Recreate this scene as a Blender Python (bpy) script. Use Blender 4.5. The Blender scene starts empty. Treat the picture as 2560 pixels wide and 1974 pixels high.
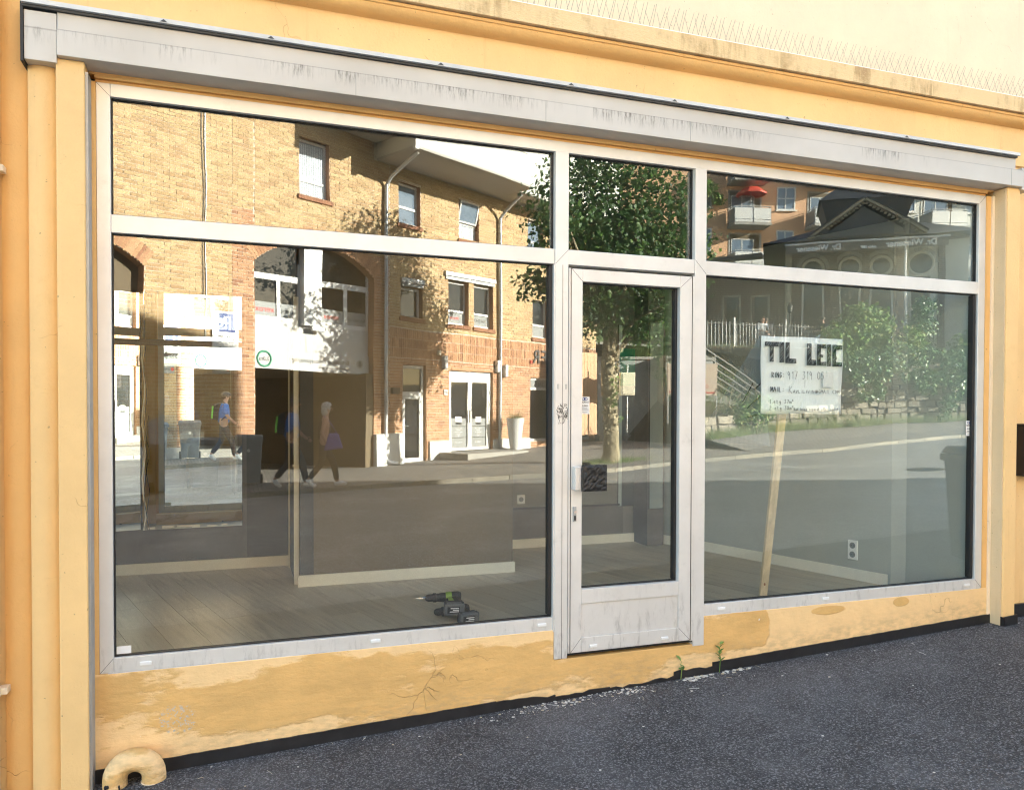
import bpy, bmesh, math, random
from mathutils import Vector, Matrix
RND = random.Random(11)
C = bpy.context.scene.collection
S = bpy.context.scene
rad = math.radians

# ------------------------------------------------------------------ camera
EYE = 1.6
cam_d = bpy.data.cameras.new('camera'); cam = bpy.data.objects.new('camera', cam_d); C.objects.link(cam)
cam_d.sensor_width = 36; cam_d.lens = 27.197; cam_d.shift_y = 0.02838
cam_d.clip_start = 0.05; cam_d.clip_end = 2000
yaw, pit, rol = rad(19.457), rad(-0.9745), rad(0.149)
fw = Vector((math.sin(yaw), math.cos(yaw), 0)); rt = Vector((math.cos(yaw), -math.sin(yaw), 0)); up = Vector((0, 0, 1))
f2 = fw*math.cos(pit) + up*math.sin(pit); u2 = -fw*math.sin(pit) + up*math.cos(pit)
r3 = rt*math.cos(rol) + u2*math.sin(rol); u3 = -rt*math.sin(rol) + u2*math.cos(rol)
cam.matrix_world = Matrix(((r3.x, u3.x, -f2.x, 0), (r3.y, u3.y, -f2.y, -3.88), (r3.z, u3.z, -f2.z, EYE), (0, 0, 0, 1)))
S.camera = cam

# ------------------------------------------------------------------ sky, sun, exposure
SUN_AZ, SUN_EL = 56.0, 16.0          # azimuth from +Y towards +X
W = bpy.data.worlds.new('World'); S.world = W; W.use_nodes = True
wn = W.node_tree; bg = wn.nodes['Background']
sk = wn.nodes.new('ShaderNodeTexSky'); sk.sky_type = 'NISHITA'; sk.sun_disc = False
sk.sun_elevation = rad(SUN_EL); sk.sun_rotation = rad(SUN_AZ); sk.dust_density = 0.8; sk.ozone_density = 1.0; sk.air_density = 1.0
wn.links.new(sk.outputs[0], bg.inputs[0]); bg.inputs[1].default_value = 0.09
sd = Vector((math.sin(rad(SUN_AZ))*math.cos(rad(SUN_EL)), math.cos(rad(SUN_AZ))*math.cos(rad(SUN_EL)), math.sin(rad(SUN_EL))))
sl = bpy.data.lights.new('sun', 'SUN'); sl.energy = 5.0; sl.angle = rad(0.5); sl.color = (1.0, 0.93, 0.82)
so = bpy.data.objects.new('sun', sl); C.objects.link(so); so.rotation_euler = sd.to_track_quat('Z', 'Y').to_euler()
so.location = (30, 20, 30)
vs = S.view_settings
S.display_settings.display_device = 'sRGB'; vs.view_transform = 'Standard'; vs.look = 'None'; vs.gamma = 1; vs.use_curve_mapping = False
vs.exposure = 3.1
S.cycles.max_bounces = 10; S.cycles.transparent_max_bounces = 16; S.cycles.glossy_bounces = 6; S.cycles.diffuse_bounces = 5
S.cycles.filter_width = 1.15; S.cycles.use_denoising = True; S.cycles.use_adaptive_sampling = False; S.cycles.denoising_prefilter = 'ACCURATE'; S.cycles.sample_clamp_indirect = 8

# ------------------------------------------------------------------ materials
M = {}
def nt(name):
    m = bpy.data.materials.new(name); m.use_nodes = True
    return m, m.node_tree.nodes, m.node_tree.links, m.node_tree.nodes['Principled BSDF']
def N(ns, t, **kw):
    n = ns.new('ShaderNode'+t)
    for k, v in kw.items():
        if k in n.inputs: n.inputs[k].default_value = v
        else: setattr(n, k, v)
    return n
def rgb(c): return (c[0], c[1], c[2], 1)
def noise(ns, ls, vec, scale, detail=4, rough=.6, stretch=None):
    n = N(ns, 'TexNoise'); n.inputs['Scale'].default_value = scale; n.inputs['Detail'].default_value = detail; n.inputs['Roughness'].default_value = rough
    if stretch:
        mp = N(ns, 'Mapping'); mp.inputs['Scale'].default_value = stretch; ls.new(vec, mp.inputs[0]); vec = mp.outputs[0]
    ls.new(vec, n.inputs['Vector']); return n.outputs[0]
def ramp(ns, ls, src, stops):
    r = N(ns, 'ValToRGB'); e = r.color_ramp.elements
    e[0].position, e[0].color = stops[0][0], rgb(stops[0][1]); e[1].position, e[1].color = stops[-1][0], rgb(stops[-1][1])
    for p, c in stops[1:-1]:
        k = e.new(p); k.color = rgb(c)
    ls.new(src, r.inputs[0]); return r.outputs[0]
def mixc(ns, ls, fac, a, b, mode='MIX'):
    x = N(ns, 'Mix'); x.data_type = 'RGBA'; x.blend_type = mode
    for s, v in ((0, fac), (6, a), (7, b)):
        if hasattr(v, 'is_linked'): ls.new(v, x.inputs[s])
        elif s == 0: x.inputs[0].default_value = v
        else: x.inputs[s].default_value = rgb(v)
    return x.outputs[2]
def math_(ns, ls, op, a, b=None, clamp=False):
    m = N(ns, 'Math'); m.operation = op; m.use_clamp = clamp
    for i, v in enumerate((a, b)):
        if v is None: continue
        if hasattr(v, 'is_linked'): ls.new(v, m.inputs[i])
        else: m.inputs[i].default_value = v
    return m.outputs[0]
def smooth(ns, ls, v, a, b):
    m = N(ns, 'MapRange'); m.interpolation_type = 'SMOOTHSTEP'; m.inputs[1].default_value = a; m.inputs[2].default_value = b
    ls.new(v, m.inputs[0]); return m.outputs[0]
def bump(ns, ls, p, h, strength, dist):
    b = N(ns, 'Bump'); b.inputs['Strength'].default_value = strength; b.inputs['Distance'].default_value = dist
    ls.new(h, b.inputs['Height']); ls.new(b.outputs[0], p.inputs['Normal'])
def flat(name, c, rough=.6, metal=0, var=.12, scale=8, bmp=0, bscale=60, bd=.003, stretch=None, coat=0):
    """one base colour with grain: value varied by noise, optional relief"""
    m, ns, ls, p = nt(name); tc = N(ns, 'TexCoord').outputs['Object']
    p.inputs['Roughness'].default_value = rough; p.inputs['Metallic'].default_value = metal; p.inputs['Coat Weight'].default_value = coat
    if var:
        n = noise(ns, ls, tc, scale, 5, .62, stretch)
        ls.new(mixc(ns, ls, smooth(ns, ls, n, .25, .75), [v*(1-var) for v in c], [min(1, v*(1+var)) for v in c]), p.inputs['Base Color'])
        rn = N(ns, 'MapRange'); rn.inputs[3].default_value = max(0, rough-.08); rn.inputs[4].default_value = min(1, rough+.1); ls.new(n, rn.inputs[0]); ls.new(rn.outputs[0], p.inputs['Roughness'])
    else: p.inputs['Base Color'].default_value = rgb(c)
    if bmp: bump(ns, ls, p, noise(ns, ls, tc, bscale, 4, .6, stretch), bmp, bd)
    M[name] = m; return m
def island(name, stops, rough=.8, bmp=.3, bscale=40, bd=.004, trans=0):
    """colour picked per loose piece / per object"""
    m, ns, ls, p = nt(name)
    g = N(ns, 'NewGeometry').outputs['Random Per Island']; o = N(ns, 'ObjectInfo').outputs['Random']
    f = math_(ns, ls, 'FRACT', math_(ns, ls, 'ADD', g, math_(ns, ls, 'MULTIPLY', o, 7.31)))
    c = ramp(ns, ls, f, stops)
    tc = N(ns, 'TexCoord').outputs['Object']; n = noise(ns, ls, tc, bscale, 4, .6)
    c = mixc(ns, ls, smooth(ns, ls, n, .3, .8), c, (.5, .5, .5), 'MULTIPLY') if bmp else c
    ls.new(c, p.inputs['Base Color']); p.inputs['Roughness'].default_value = rough
    if bmp: bump(ns, ls, p, n, bmp, bd)
    if trans:
        t = N(ns, 'BsdfTranslucent'); ls.new(c, t.inputs[0]); mx = N(ns, 'MixShader'); mx.inputs[0].default_value = trans
        ls.new(p.outputs[0], mx.inputs[1]); ls.new(t.outputs[0], mx.inputs[2]); ls.new(mx.outputs[0], ns['Material Output'].inputs[0])
    M[name] = m; return m

def render_paint(name, c, dirt=.35):
    m, ns, ls, p = nt(name); tc = N(ns, 'TexCoord').outputs['Object']
    a = noise(ns, ls, tc, 1.7, 6, .65); b = noise(ns, ls, tc, 14, 5, .6)
    k = mixc(ns, ls, smooth(ns, ls, a, .3, .75), [v*.93 for v in c], [min(1, v*1.05) for v in c])
    streak = noise(ns, ls, tc, 3, 6, .7, (6, 6, .35))
    k = mixc(ns, ls, math_(ns, ls, 'MULTIPLY', smooth(ns, ls, streak, .58, .8), dirt), k, (c[0]*.62, c[1]*.5, c[2]*.42))
    sp = noise(ns, ls, tc, 55, 2, .5)
    k = mixc(ns, ls, math_(ns, ls, 'MULTIPLY', smooth(ns, ls, sp, .72, .78), .5), k, (.12, .08, .04))
    vc = N(ns, 'TexVoronoi'); vc.feature = 'DISTANCE_TO_EDGE'; vc.inputs['Scale'].default_value = 2.3
    wv = N(ns, 'VectorMath'); wv.operation = 'ADD'; nw = N(ns, 'TexNoise'); nw.inputs['Scale'].default_value = 7; ls.new(tc, nw.inputs['Vector']); sw = N(ns, 'VectorMath'); sw.operation = 'SCALE'; sw.inputs['Scale'].default_value = .16
    ls.new(nw.outputs['Color'], sw.inputs[0]); ls.new(tc, wv.inputs[0]); ls.new(sw.outputs[0], wv.inputs[1]); ls.new(wv.outputs[0], vc.inputs['Vector'])
    crk = math_(ns, ls, 'MULTIPLY', math_(ns, ls, 'SUBTRACT', 1.0, smooth(ns, ls, vc.outputs['Distance'], .001, .005)), smooth(ns, ls, noise(ns, ls, tc, 2.6, 4), .56, .64))
    k = mixc(ns, ls, math_(ns, ls, 'MULTIPLY', crk, .5), k, (c[0]*.5, c[1]*.4, c[2]*.35))
    gr = noise(ns, ls, tc, 5, 7, .75); k = mixc(ns, ls, math_(ns, ls, 'MULTIPLY', smooth(ns, ls, gr, .56, .78), .35), k, (c[0]*.78, c[1]*.70, c[2]*.62))
    ls.new(k, p.inputs['Base Color']); p.inputs['Roughness'].default_value = .72
    h = math_(ns, ls, 'ADD', math_(ns, ls, 'MULTIPLY', b, .7), math_(ns, ls, 'MULTIPLY', noise(ns, ls, tc, 90, 3), .5))
    h = math_(ns, ls, 'SUBTRACT', h, math_(ns, ls, 'MULTIPLY', crk, .6))
    bump(ns, ls, p, h, .6, .006)
    M[name] = m
render_paint('paint_yellow', (.82, .545, .24))
render_paint('paint_trim', (.78, .46, .165), .3)
render_paint('paint_pale', (.84, .69, .49), .15)
render_paint('paint_reveal', (.66, .50, .30), .3)
def dirty_cornice():
    m, ns, ls, p = nt('paint_cornice'); tc = N(ns, 'TexCoord').outputs['Object']
    c = (.78, .58, .31)
    a = noise(ns, ls, tc, 2.2, 6, .7); st = noise(ns, ls, tc, 22, 5, .7, (1, 1, .12)); fine = noise(ns, ls, tc, 120, 3, .6, (.4, 1, 1.6))
    msk = math_(ns, ls, 'MULTIPLY', smooth(ns, ls, a, .44, .64), smooth(ns, ls, st, .40, .62))
    k = mixc(ns, ls, math_(ns, ls, 'MULTIPLY', msk, .75), c, (.34, .20, .08))
    k = mixc(ns, ls, math_(ns, ls, 'MULTIPLY', smooth(ns, ls, fine, .5, .75), .35), k, (.80, .66, .42))
    ls.new(k, p.inputs['Base Color']); p.inputs['Roughness'].default_value = .85
    bump(ns, ls, p, math_(ns, ls, 'ADD', fine, noise(ns, ls, tc, 9, 5)), .5, .008)
    M['paint_cornice'] = m
dirty_cornice()
def plinth_paint():
    """cream render with patches of darker ochre touch-up paint, knocked-off spots showing plaster"""
    m, ns, ls, p = nt('paint_plinth'); tc = N(ns, 'TexCoord').outputs['Object']
    sep = N(ns, 'SeparateXYZ'); ls.new(tc, sep.inputs[0]); X, Z = sep.outputs[0], sep.outputs[2]
    cream, ochre = (.84, .575, .28), (.69, .42, .15)
    n1 = noise(ns, ls, tc, 2.1, 7, .55, (.75, 1, 1.9)); n2 = noise(ns, ls, tc, 34, 4, .65, (.5, 1, 1.3)); n3 = noise(ns, ls, tc, 7, 5, .6)
    side = math_(ns, ls, 'MULTIPLY', smooth(ns, ls, X, 2.98, 3.06), -.30)           # right of the door: almost clean
    left = math_(ns, ls, 'MULTIPLY', math_(ns, ls, 'SUBTRACT', 1.0, smooth(ns, ls, X, -.45, .35)), -.07)
    top = math_(ns, ls, 'MULTIPLY', smooth(ns, ls, Z, .33, .42), -.10)
    sl_ = math_(ns, ls, 'SUBTRACT', Z, math_(ns, ls, 'MULTIPLY', X, .052))           # height over the sloping ground
    low = math_(ns, ls, 'MULTIPLY', math_(ns, ls, 'SUBTRACT', 1.0, smooth(ns, ls, sl_, .02, .11)), -.16)
    f = n1
    for t in (side, left, top, low): f = math_(ns, ls, 'ADD', f, t)
    f = math_(ns, ls, 'ADD', f, math_(ns, ls, 'MULTIPLY', math_(ns, ls, 'SUBTRACT', n2, .5), .11))
    f = math_(ns, ls, 'ADD', f, math_(ns, ls, 'MULTIPLY', math_(ns, ls, 'SUBTRACT', n3, .5), .10))
    def blob(x, z, rx, rz):
        dx = math_(ns, ls, 'DIVIDE', math_(ns, ls, 'SUBTRACT', X, x), rx); dz = math_(ns, ls, 'DIVIDE', math_(ns, ls, 'SUBTRACT', Z, z), rz)
        d = math_(ns, ls, 'ADD', math_(ns, ls, 'MULTIPLY', dx, dx), math_(ns, ls, 'MULTIPLY', dz, dz))
        return math_(ns, ls, 'SUBTRACT', 1.0, smooth(ns, ls, math_(ns, ls, 'ADD', d, math_(ns, ls, 'MULTIPLY', n3, .8)), .95, 1.15))
    pm = smooth(ns, ls, f, .355, .42)
    pm = math_(ns, ls, 'MAXIMUM', pm, blob(3.47, .366, .16, .034)); pm = math_(ns, ls, 'MAXIMUM', pm, blob(4.05, .372, .085, .036)) 
    k = mixc(ns, ls, pm, mixc(ns, ls, smooth(ns, ls, n3, .3, .7), [v*.95 for v in cream], [min(1, v*1.04) for v in cream]),
             mixc(ns, ls, smooth(ns, ls, noise(ns, ls, tc, 4.5, 8, .7, (.6, 1, 1.5)), .3, .7), [v*.86 for v in ochre], [v*1.10 for v in ochre]))
    chips = noise(ns, ls, tc, 13, 3, .7); cm = smooth(ns, ls, chips, .735, .75)
    k = mixc(ns, ls, cm, k, (.78, .74, .66))
    grey = math_(ns, ls, 'MULTIPLY', blob(-.27, .17, .10, .085), smooth(ns, ls, noise(ns, ls, tc, 70, 5, .75), .54, .60))
    k = mixc(ns, ls, grey, k, (.50, .47, .42))
    spl = math_(ns, ls, 'MULTIPLY', math_(ns, ls, 'SUBTRACT', 1.0, smooth(ns, ls, math_(ns, ls, 'ADD', sl_, math_(ns, ls, 'MULTIPLY', n3, .12)), .06, .20)), .45)
    k = mixc(ns, ls, math_(ns, ls, 'MULTIPLY', spl, smooth(ns, ls, n2, .35, .7)), k, (.38, .27, .15))
    vc = N(ns, 'TexVoronoi'); vc.feature = 'DISTANCE_TO_EDGE'; vc.inputs['Scale'].default_value = 3.2
    wv = N(ns, 'VectorMath'); wv.operation = 'ADD'; nw = N(ns, 'TexNoise'); nw.inputs['Scale'].default_value = 9; ls.new(tc, nw.inputs['Vector']); sw = N(ns, 'VectorMath'); sw.operation = 'SCALE'; sw.inputs['Scale'].default_value = .12
    ls.new(nw.outputs['Color'], sw.inputs[0]); ls.new(tc, wv.inputs[0]); ls.new(sw.outputs[0], wv.inputs[1]); ls.new(wv.outputs[0], vc.inputs['Vector'])
    crk = math_(ns, ls, 'MULTIPLY', math_(ns, ls, 'SUBTRACT', 1.0, smooth(ns, ls, vc.outputs['Distance'], .001, .006)), smooth(ns, ls, noise(ns, ls, tc, 1.9, 3), .56, .66))
    k = mixc(ns, ls, math_(ns, ls, 'MULTIPLY', crk, .5), k, (.30, .19, .08))
    ls.new(k, p.inputs['Base Color']); p.inputs['Roughness'].default_value = .7
    h = math_(ns, ls, 'ADD', math_(ns, ls, 'MULTIPLY', pm, .45), math_(ns, ls, 'ADD', math_(ns, ls, 'MULTIPLY', n2, .5), math_(ns, ls, 'MULTIPLY', n3, .9)))
    h = math_(ns, ls, 'SUBTRACT', h, math_(ns, ls, 'MULTIPLY', cm, .5))
    bump(ns, ls, p, math_(ns, ls, 'SUBTRACT', h, math_(ns, ls, 'MULTIPLY', crk, .8)), .75, .009)
    M['paint_plinth'] = m
plinth_paint()
def fascia_metal():
    m, ns, ls, p = nt('fascia_metal'); tc = N(ns, 'TexCoord').outputs['Object']
    sep = N(ns, 'SeparateXYZ'); ls.new(tc, sep.inputs[0]); X, Z = sep.outputs[0], sep.outputs[2]
    a = noise(ns, ls, tc, 1.3, 4, .6); st = noise(ns, ls, tc, 75, 6, .8, (1, 1, .10)); w = noise(ns, ls, tc, 1.6, 6, .75, (1, 1, .1))
    k = mixc(ns, ls, smooth(ns, ls, a, .3, .7), (.50, .475, .43), (.59, .565, .52))
    lowband = math_(ns, ls, 'MULTIPLY', smooth(ns, ls, Z, 3.12, 3.212), math_(ns, ls, 'SUBTRACT', 1.0, smooth(ns, ls, Z, 3.211, 3.214)))
    d = math_(ns, ls, 'MULTIPLY', smooth(ns, ls, st, .45, .64), lowband)
    d = math_(ns, ls, 'MULTIPLY', d, smooth(ns, ls, w, .44, .58))
    bx = math_(ns, ls, 'ABSOLUTE', math_(ns, ls, 'SUBTRACT', X, 2.55)); hv = math_(ns, ls, 'SUBTRACT', 1.0, smooth(ns, ls, bx, .12, .45))
    d2 = math_(ns, ls, 'MULTIPLY', math_(ns, ls, 'MULTIPLY', smooth(ns, ls, st, .42, .70), lowband), hv)
    d = math_(ns, ls, 'MAXIMUM', d, d2)
    k = mixc(ns, ls, math_(ns, ls, 'MULTIPLY', d, .95), k, (.085, .08, .065))
    lip = math_(ns, ls, 'MULTIPLY', smooth(ns, ls, Z, 3.200, 3.207), math_(ns, ls, 'SUBTRACT', 1.0, smooth(ns, ls, Z, 3.2085, 3.2105)))
    k = mixc(ns, ls, math_(ns, ls, 'MULTIPLY', lip, .45), k, (.16, .15, .13))
    ls.new(k, p.inputs['Base Color']); p.inputs['Roughness'].default_value = .55; p.inputs['Metallic'].default_value = .15
    bump(ns, ls, p, a, .15, .01); M['fascia_metal'] = m
fascia_metal()
flat('fascia_cap_paint', (.60, .60, .59), .5, var=.12, scale=6, stretch=(.4, 1, 1))
def alu():
    m, ns, ls, p = nt('aluminium'); tc = N(ns, 'TexCoord').outputs['Object']
    sep = N(ns, 'SeparateXYZ'); ls.new(tc, sep.inputs[0])
    g = noise(ns, ls, tc, 60, 3, .6, (.15, 1, 1)); a = noise(ns, ls, tc, 2.5, 5, .65); gr = noise(ns, ls, tc, 25, 5, .7, (1, 1, .25))
    k = mixc(ns, ls, smooth(ns, ls, a, .3, .7), (.66, .64, .605), (.74, .72, .685))
    low = math_(ns, ls, 'SUBTRACT', 1.0, smooth(ns, ls, sep.outputs[2], .3, .75))
    k = mixc(ns, ls, math_(ns, ls, 'MULTIPLY', math_(ns, ls, 'MULTIPLY', smooth(ns, ls, gr, .5, .75), low), .6), k, (.28, .26, .24))
    k = mixc(ns, ls, math_(ns, ls, 'MULTIPLY', smooth(ns, ls, noise(ns, ls, tc, 6, 7, .75), .56, .75), .35), k, (.42, .40, .36))
    ls.new(k, p.inputs['Base Color']); p.inputs['Roughness'].default_value = .42; p.inputs['Metallic'].default_value = .3
    bump(ns, ls, p, g, .05, .002); M['aluminium'] = m
alu()
def asphalt(name, base, peb, scale, wear=.4, white=0):
    m, ns, ls, p = nt(name); tc = N(ns, 'TexCoord').outputs['Object']
    v = N(ns, 'TexVoronoi'); v.inputs['Scale'].default_value = scale; ls.new(tc, v.inputs['Vector'])
    sepc = N(ns, 'SeparateColor'); ls.new(v.outputs['Color'], sepc.inputs[0])
    a = noise(ns, ls, tc, .9, 6, .65); b = noise(ns, ls, tc, 9, 5, .65); f = noise(ns, ls, tc, scale*1.8, 3, .7)
    k = mixc(ns, ls, smooth(ns, ls, sepc.outputs[0], .25, .95), base, peb)
    k = mixc(ns, ls, math_(ns, ls, 'MULTIPLY', smooth(ns, ls, sepc.outputs[1], .86, .9), math_(ns, ls, 'ADD', .25, smooth(ns, ls, b, .4, .7))), k, [x*2.6 for x in peb])
    k = mixc(ns, ls, smooth(ns, ls, v.outputs['Distance'], .02/1, .75), k, [x*.55 for x in base])
    k = mixc(ns, ls, math_(ns, ls, 'MULTIPLY', smooth(ns, ls, a, .45, .75), wear), k, [x*1.5 for x in peb])
    k = mixc(ns, ls, math_(ns, ls, 'MULTIPLY', smooth(ns, ls, f, .45, .8), .35), k, [x*.5 for x in base])
    v2 = N(ns, 'TexVoronoi'); v2.inputs['Scale'].default_value = scale*2.3; ls.new(tc, v2.inputs['Vector']); s2 = N(ns, 'SeparateColor'); ls.new(v2.outputs['Color'], s2.inputs[0])
    k = mixc(ns, ls, math_(ns, ls, 'MULTIPLY', smooth(ns, ls, s2.outputs[0], .78, .92), .7), k, [x*1.9 for x in peb])
    big = noise(ns, ls, tc, .55, 7, .72)
    k = mixc(ns, ls, math_(ns, ls, 'MULTIPLY', smooth(ns, ls, big, .54, .72), .35), k, [x*1.25 for x in peb])
    k = mixc(ns, ls, math_(ns, ls, 'MULTIPLY', smooth(ns, ls, noise(ns, ls, tc, 2.7, 6, .7), .56, .72), .5), k, [x*.6 for x in base])
    ls.new(k, p.inputs['Base Color']); p.inputs['Roughness'].default_value = .7
    h = math_(ns, ls, 'SUBTRACT', math_(ns, ls, 'MULTIPLY', b, .5), math_(ns, ls, 'MULTIPLY', v.outputs['Distance'], 1.0))
    bump(ns, ls, p, math_(ns, ls, 'ADD', h, math_(ns, ls, 'MULTIPLY', sepc.outputs[2], .5)), .9, .006)
    M[name] = m
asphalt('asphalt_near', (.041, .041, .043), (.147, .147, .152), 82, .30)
asphalt('asphalt_road', (.27, .265, .25), (.42, .415, .39), 60, .5)
def setts():
    m, ns, ls, p = nt('setts'); tc = N(ns, 'TexCoord').outputs['Object']
    b = N(ns, 'TexBrick'); b.inputs['Scale'].default_value = 1; b.inputs['Brick Width'].default_value = .16; b.inputs['Row Height'].default_value = .11
    b.inputs['Mortar Size'].default_value = .012; b.inputs['Color1'].default_value = rgb((.42, .39, .34)); b.inputs['Color2'].default_value = rgb((.27, .26, .25)); b.inputs['Mortar'].default_value = rgb((.09, .085, .07))
    w = N(ns, 'VectorMath'); w.operation = 'ADD'; nn = N(ns, 'TexNoise'); nn.inputs['Scale'].default_value = 4; ls.new(tc, nn.inputs['Vector'])
    sc = N(ns, 'VectorMath'); sc.operation = 'SCALE'; sc.inputs['Scale'].default_value = .08; ls.new(nn.outputs['Color'], sc.inputs[0]); ls.new(tc, w.inputs[0]); ls.new(sc.outputs[0], w.inputs[1])
    ls.new(w.outputs[0], b.inputs['Vector']); ls.new(b.outputs['Color'], p.inputs['Base Color']); p.inputs['Roughness'].default_value = .8
    bump(ns, ls, p, math_(ns, ls, 'SUBTRACT', 1.0, b.outputs['Fac']), .8, .02); M['setts'] = m
setts()
def glass(name, f0, tint, wav=.5):
    """coated pane: mirror part by angle over a clear, slightly tinted body; faint roller waves"""
    m, ns, ls, p = nt(name); ns.remove(p); tc = N(ns, 'TexCoord').outputs['Object']
    g = N(ns, 'NewGeometry'); dt = N(ns, 'VectorMath'); dt.operation = 'DOT_PRODUCT'
    ls.new(g.outputs['Incoming'], dt.inputs[0]); ls.new(g.outputs['Normal'], dt.inputs[1])
    c = math_(ns, ls, 'ABSOLUTE', dt.outputs['Value']); k = math_(ns, ls, 'POWER', math_(ns, ls, 'SUBTRACT', 1.0, c, True), 5)
    fr = math_(ns, ls, 'ADD', f0, math_(ns, ls, 'MULTIPLY', k, 1-f0))
    gl = N(ns, 'BsdfGlossy'); gl.inputs['Roughness'].default_value = 0; gl.inputs['Color'].default_value = (.97, 1, .98, 1)
    tr = N(ns, 'BsdfTransparent'); tr.inputs[0].default_value = rgb(tint)
    if wav:
        b = N(ns, 'Bump'); b.inputs['Strength'].default_value = wav; b.inputs['Distance'].default_value = .004
        ls.new(noise(ns, ls, tc, 1.6, 1, .4), b.inputs['Height']); ls.new(b.outputs[0], gl.inputs['Normal'])
    mx = N(ns, 'MixShader'); ls.new(fr, mx.inputs[0]); ls.new(tr.outputs[0], mx.inputs[1]); ls.new(gl.outputs[0], mx.inputs[2])
    ls.new(mx.outputs[0], ns['Material Output'].inputs[0]); M[name] = m
glass('shop_glass', .09, (.985, 1.0, .985), .2)
def mirror():
    m, ns, ls, p = nt('mirror'); p.inputs['Metallic'].default_value = 1; p.inputs['Roughness'].default_value = 0.0; p.inputs['Base Color'].default_value = rgb((.86, .90, .90)); M['mirror'] = m
mirror()
def laminate():
    m, ns, ls, p = nt('laminate'); tc = N(ns, 'TexCoord').outputs['Object']
    o = N(ns, 'ObjectInfo').outputs['Random']
    off = N(ns, 'CombineXYZ'); ls.new(math_(ns, ls, 'MULTIPLY', o, 37.0), off.inputs[0]); ls.new(math_(ns, ls, 'MULTIPLY', o, 91.0), off.inputs[1])
    ad = N(ns, 'VectorMath'); ad.operation = 'ADD'; ls.new(tc, ad.inputs[0]); ls.new(off.outputs[0], ad.inputs[1])
    g = noise(ns, ls, ad.outputs[0], 3.2, 8, .72, (9, .55, 1)); g2 = noise(ns, ls, ad.outputs[0], 2, 4, .6, (2.2, .6, 1))
    k = ramp(ns, ls, g, [(.28, (.24, .195, .14)), (.5, (.56, .48, .35)), (.72, (.74, .66, .51))])
    k = mixc(ns, ls, smooth(ns, ls, g2, .3, .7), k, (.56, .50, .39)); k = mixc(ns, ls, math_(ns, ls, 'MULTIPLY', o, .35), k, (.30, .25, .185))
    ls.new(k, p.inputs['Base Color']); p.inputs['Roughness'].default_value = .42; bump(ns, ls, p, g, .12, .002); M['laminate'] = m
laminate()
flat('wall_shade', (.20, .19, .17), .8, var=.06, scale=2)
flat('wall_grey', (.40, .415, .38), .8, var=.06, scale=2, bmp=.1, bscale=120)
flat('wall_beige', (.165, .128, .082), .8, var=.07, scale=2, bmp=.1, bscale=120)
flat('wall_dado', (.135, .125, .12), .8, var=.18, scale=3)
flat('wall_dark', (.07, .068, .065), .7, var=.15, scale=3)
flat('skirting', (.80, .77, .66), .5, var=.04)
flat('white_paint', (.63, .63, .61), .5, var=.05)
flat('white_plastic', (.80, .80, .78), .35, var=.03)
flat('ceiling_dimmed', (.10, .097, .09), .85, var=.04)  # dimness of the upper room put into a dark ceiling colour
flat('black_rubber', (.012, .012, .013), .55, var=.2, scale=20)
flat('membrane', (.014, .014, .016), .42, var=.3, scale=12, bmp=.3, bscale=25, bd=.006)
flat('black_leather', (.010, .010, .010), .45, var=.2, bmp=.55, bscale=32, bd=.012)
flat('ink', (.02, .022, .026), .7, var=0)
flat('ink_blue', (.02, .05, .22), .6, var=0)
flat('ink_red', (.60, .035, .02), .6, var=0)
flat('ink_green', (.03, .28, .16), .6, var=0)
flat('ink_white', (.8, .8, .8), .6, var=0)
flat('sheet_paper', (.88, .91, .90), .75, var=.03, scale=6, bmp=.15, bscale=7, bd=.006)
flat('pine', (.66, .54, .36), .6, var=.16, scale=5, stretch=(6, 6, .4), bmp=.1, bscale=20)
flat('drill_green', (.20, .32, .045), .42, var=.08)
flat('drill_black', (.018, .018, .02), .5, var=.2, scale=30)
flat('drill_grey', (.11, .115, .12), .55, var=.12, scale=40)
flat('steel', (.62, .62, .62), .25, metal=1, var=.06)
flat('galv', (.40, .41, .41), .5, metal=.5, var=.12)
flat('spike_wire', (.28, .25, .21), .5, metal=.4, var=.1)
flat('zinc_pipe', (.56, .58, .60), .45, metal=.35, var=.08)
flat('bin_grey', (.20, .22, .24), .5, var=.10, scale=5)
flat('bin_dark', (.028, .031, .033), .5, var=.15, scale=5)
flat('panel_white', (.46, .46, .45), .5, var=.06)
flat('film_grey', (.24, .255, .255), .5, var=.03)
flat('mortar', (.62, .57, .47), .9, var=.12, scale=12)
flat('mortar_red', (.44, .36, .29), .9, var=.12, scale=12)
island('brick_yellow', [(0, (.46, .29, .14)), (.35, (.57, .395, .195)), (.7, (.65, .475, .25)), (1, (.49, .30, .15))])
island('brick_red', [(0, (.44, .22, .115)), (.4, (.56, .30, .155)), (.8, (.63, .36, .20)), (1, (.37, .17, .095))])
island('brick_sill', [(0, (.30, .13, .075)), (1, (.40, .19, .10))])
island('stone', [(0, (.19, .17, .13)), (.4, (.27, .24, .185)), (.75, (.32, .29, .22)), (1, (.16, .145, .12))], bmp=.6, bscale=9, bd=.03)
island('kerb', [(0, (.28, .26, .21)), (.5, (.38, .345, .28)), (1, (.24, .23, .20))], bmp=.5, bscale=14, bd=.01)
island('leaf_tree', [(0, (.028, .07, .022)), (.4, (.05, .12, .032)), (.8, (.09, .18, .045)), (1, (.14, .23, .06))], .5, 0, trans=.45)
island('leaf_hedge', [(0, (.06, .13, .03)), (.5, (.13, .25, .05)), (.85, (.24, .35, .08)), (1, (.32, .31, .13))], .55, 0, trans=.3)
island('leaf_ivy', [(0, (.035, .10, .04)), (.5, (.085, .19, .065)), (1, (.20, .31, .12))], .4, 0, trans=.2)
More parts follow.
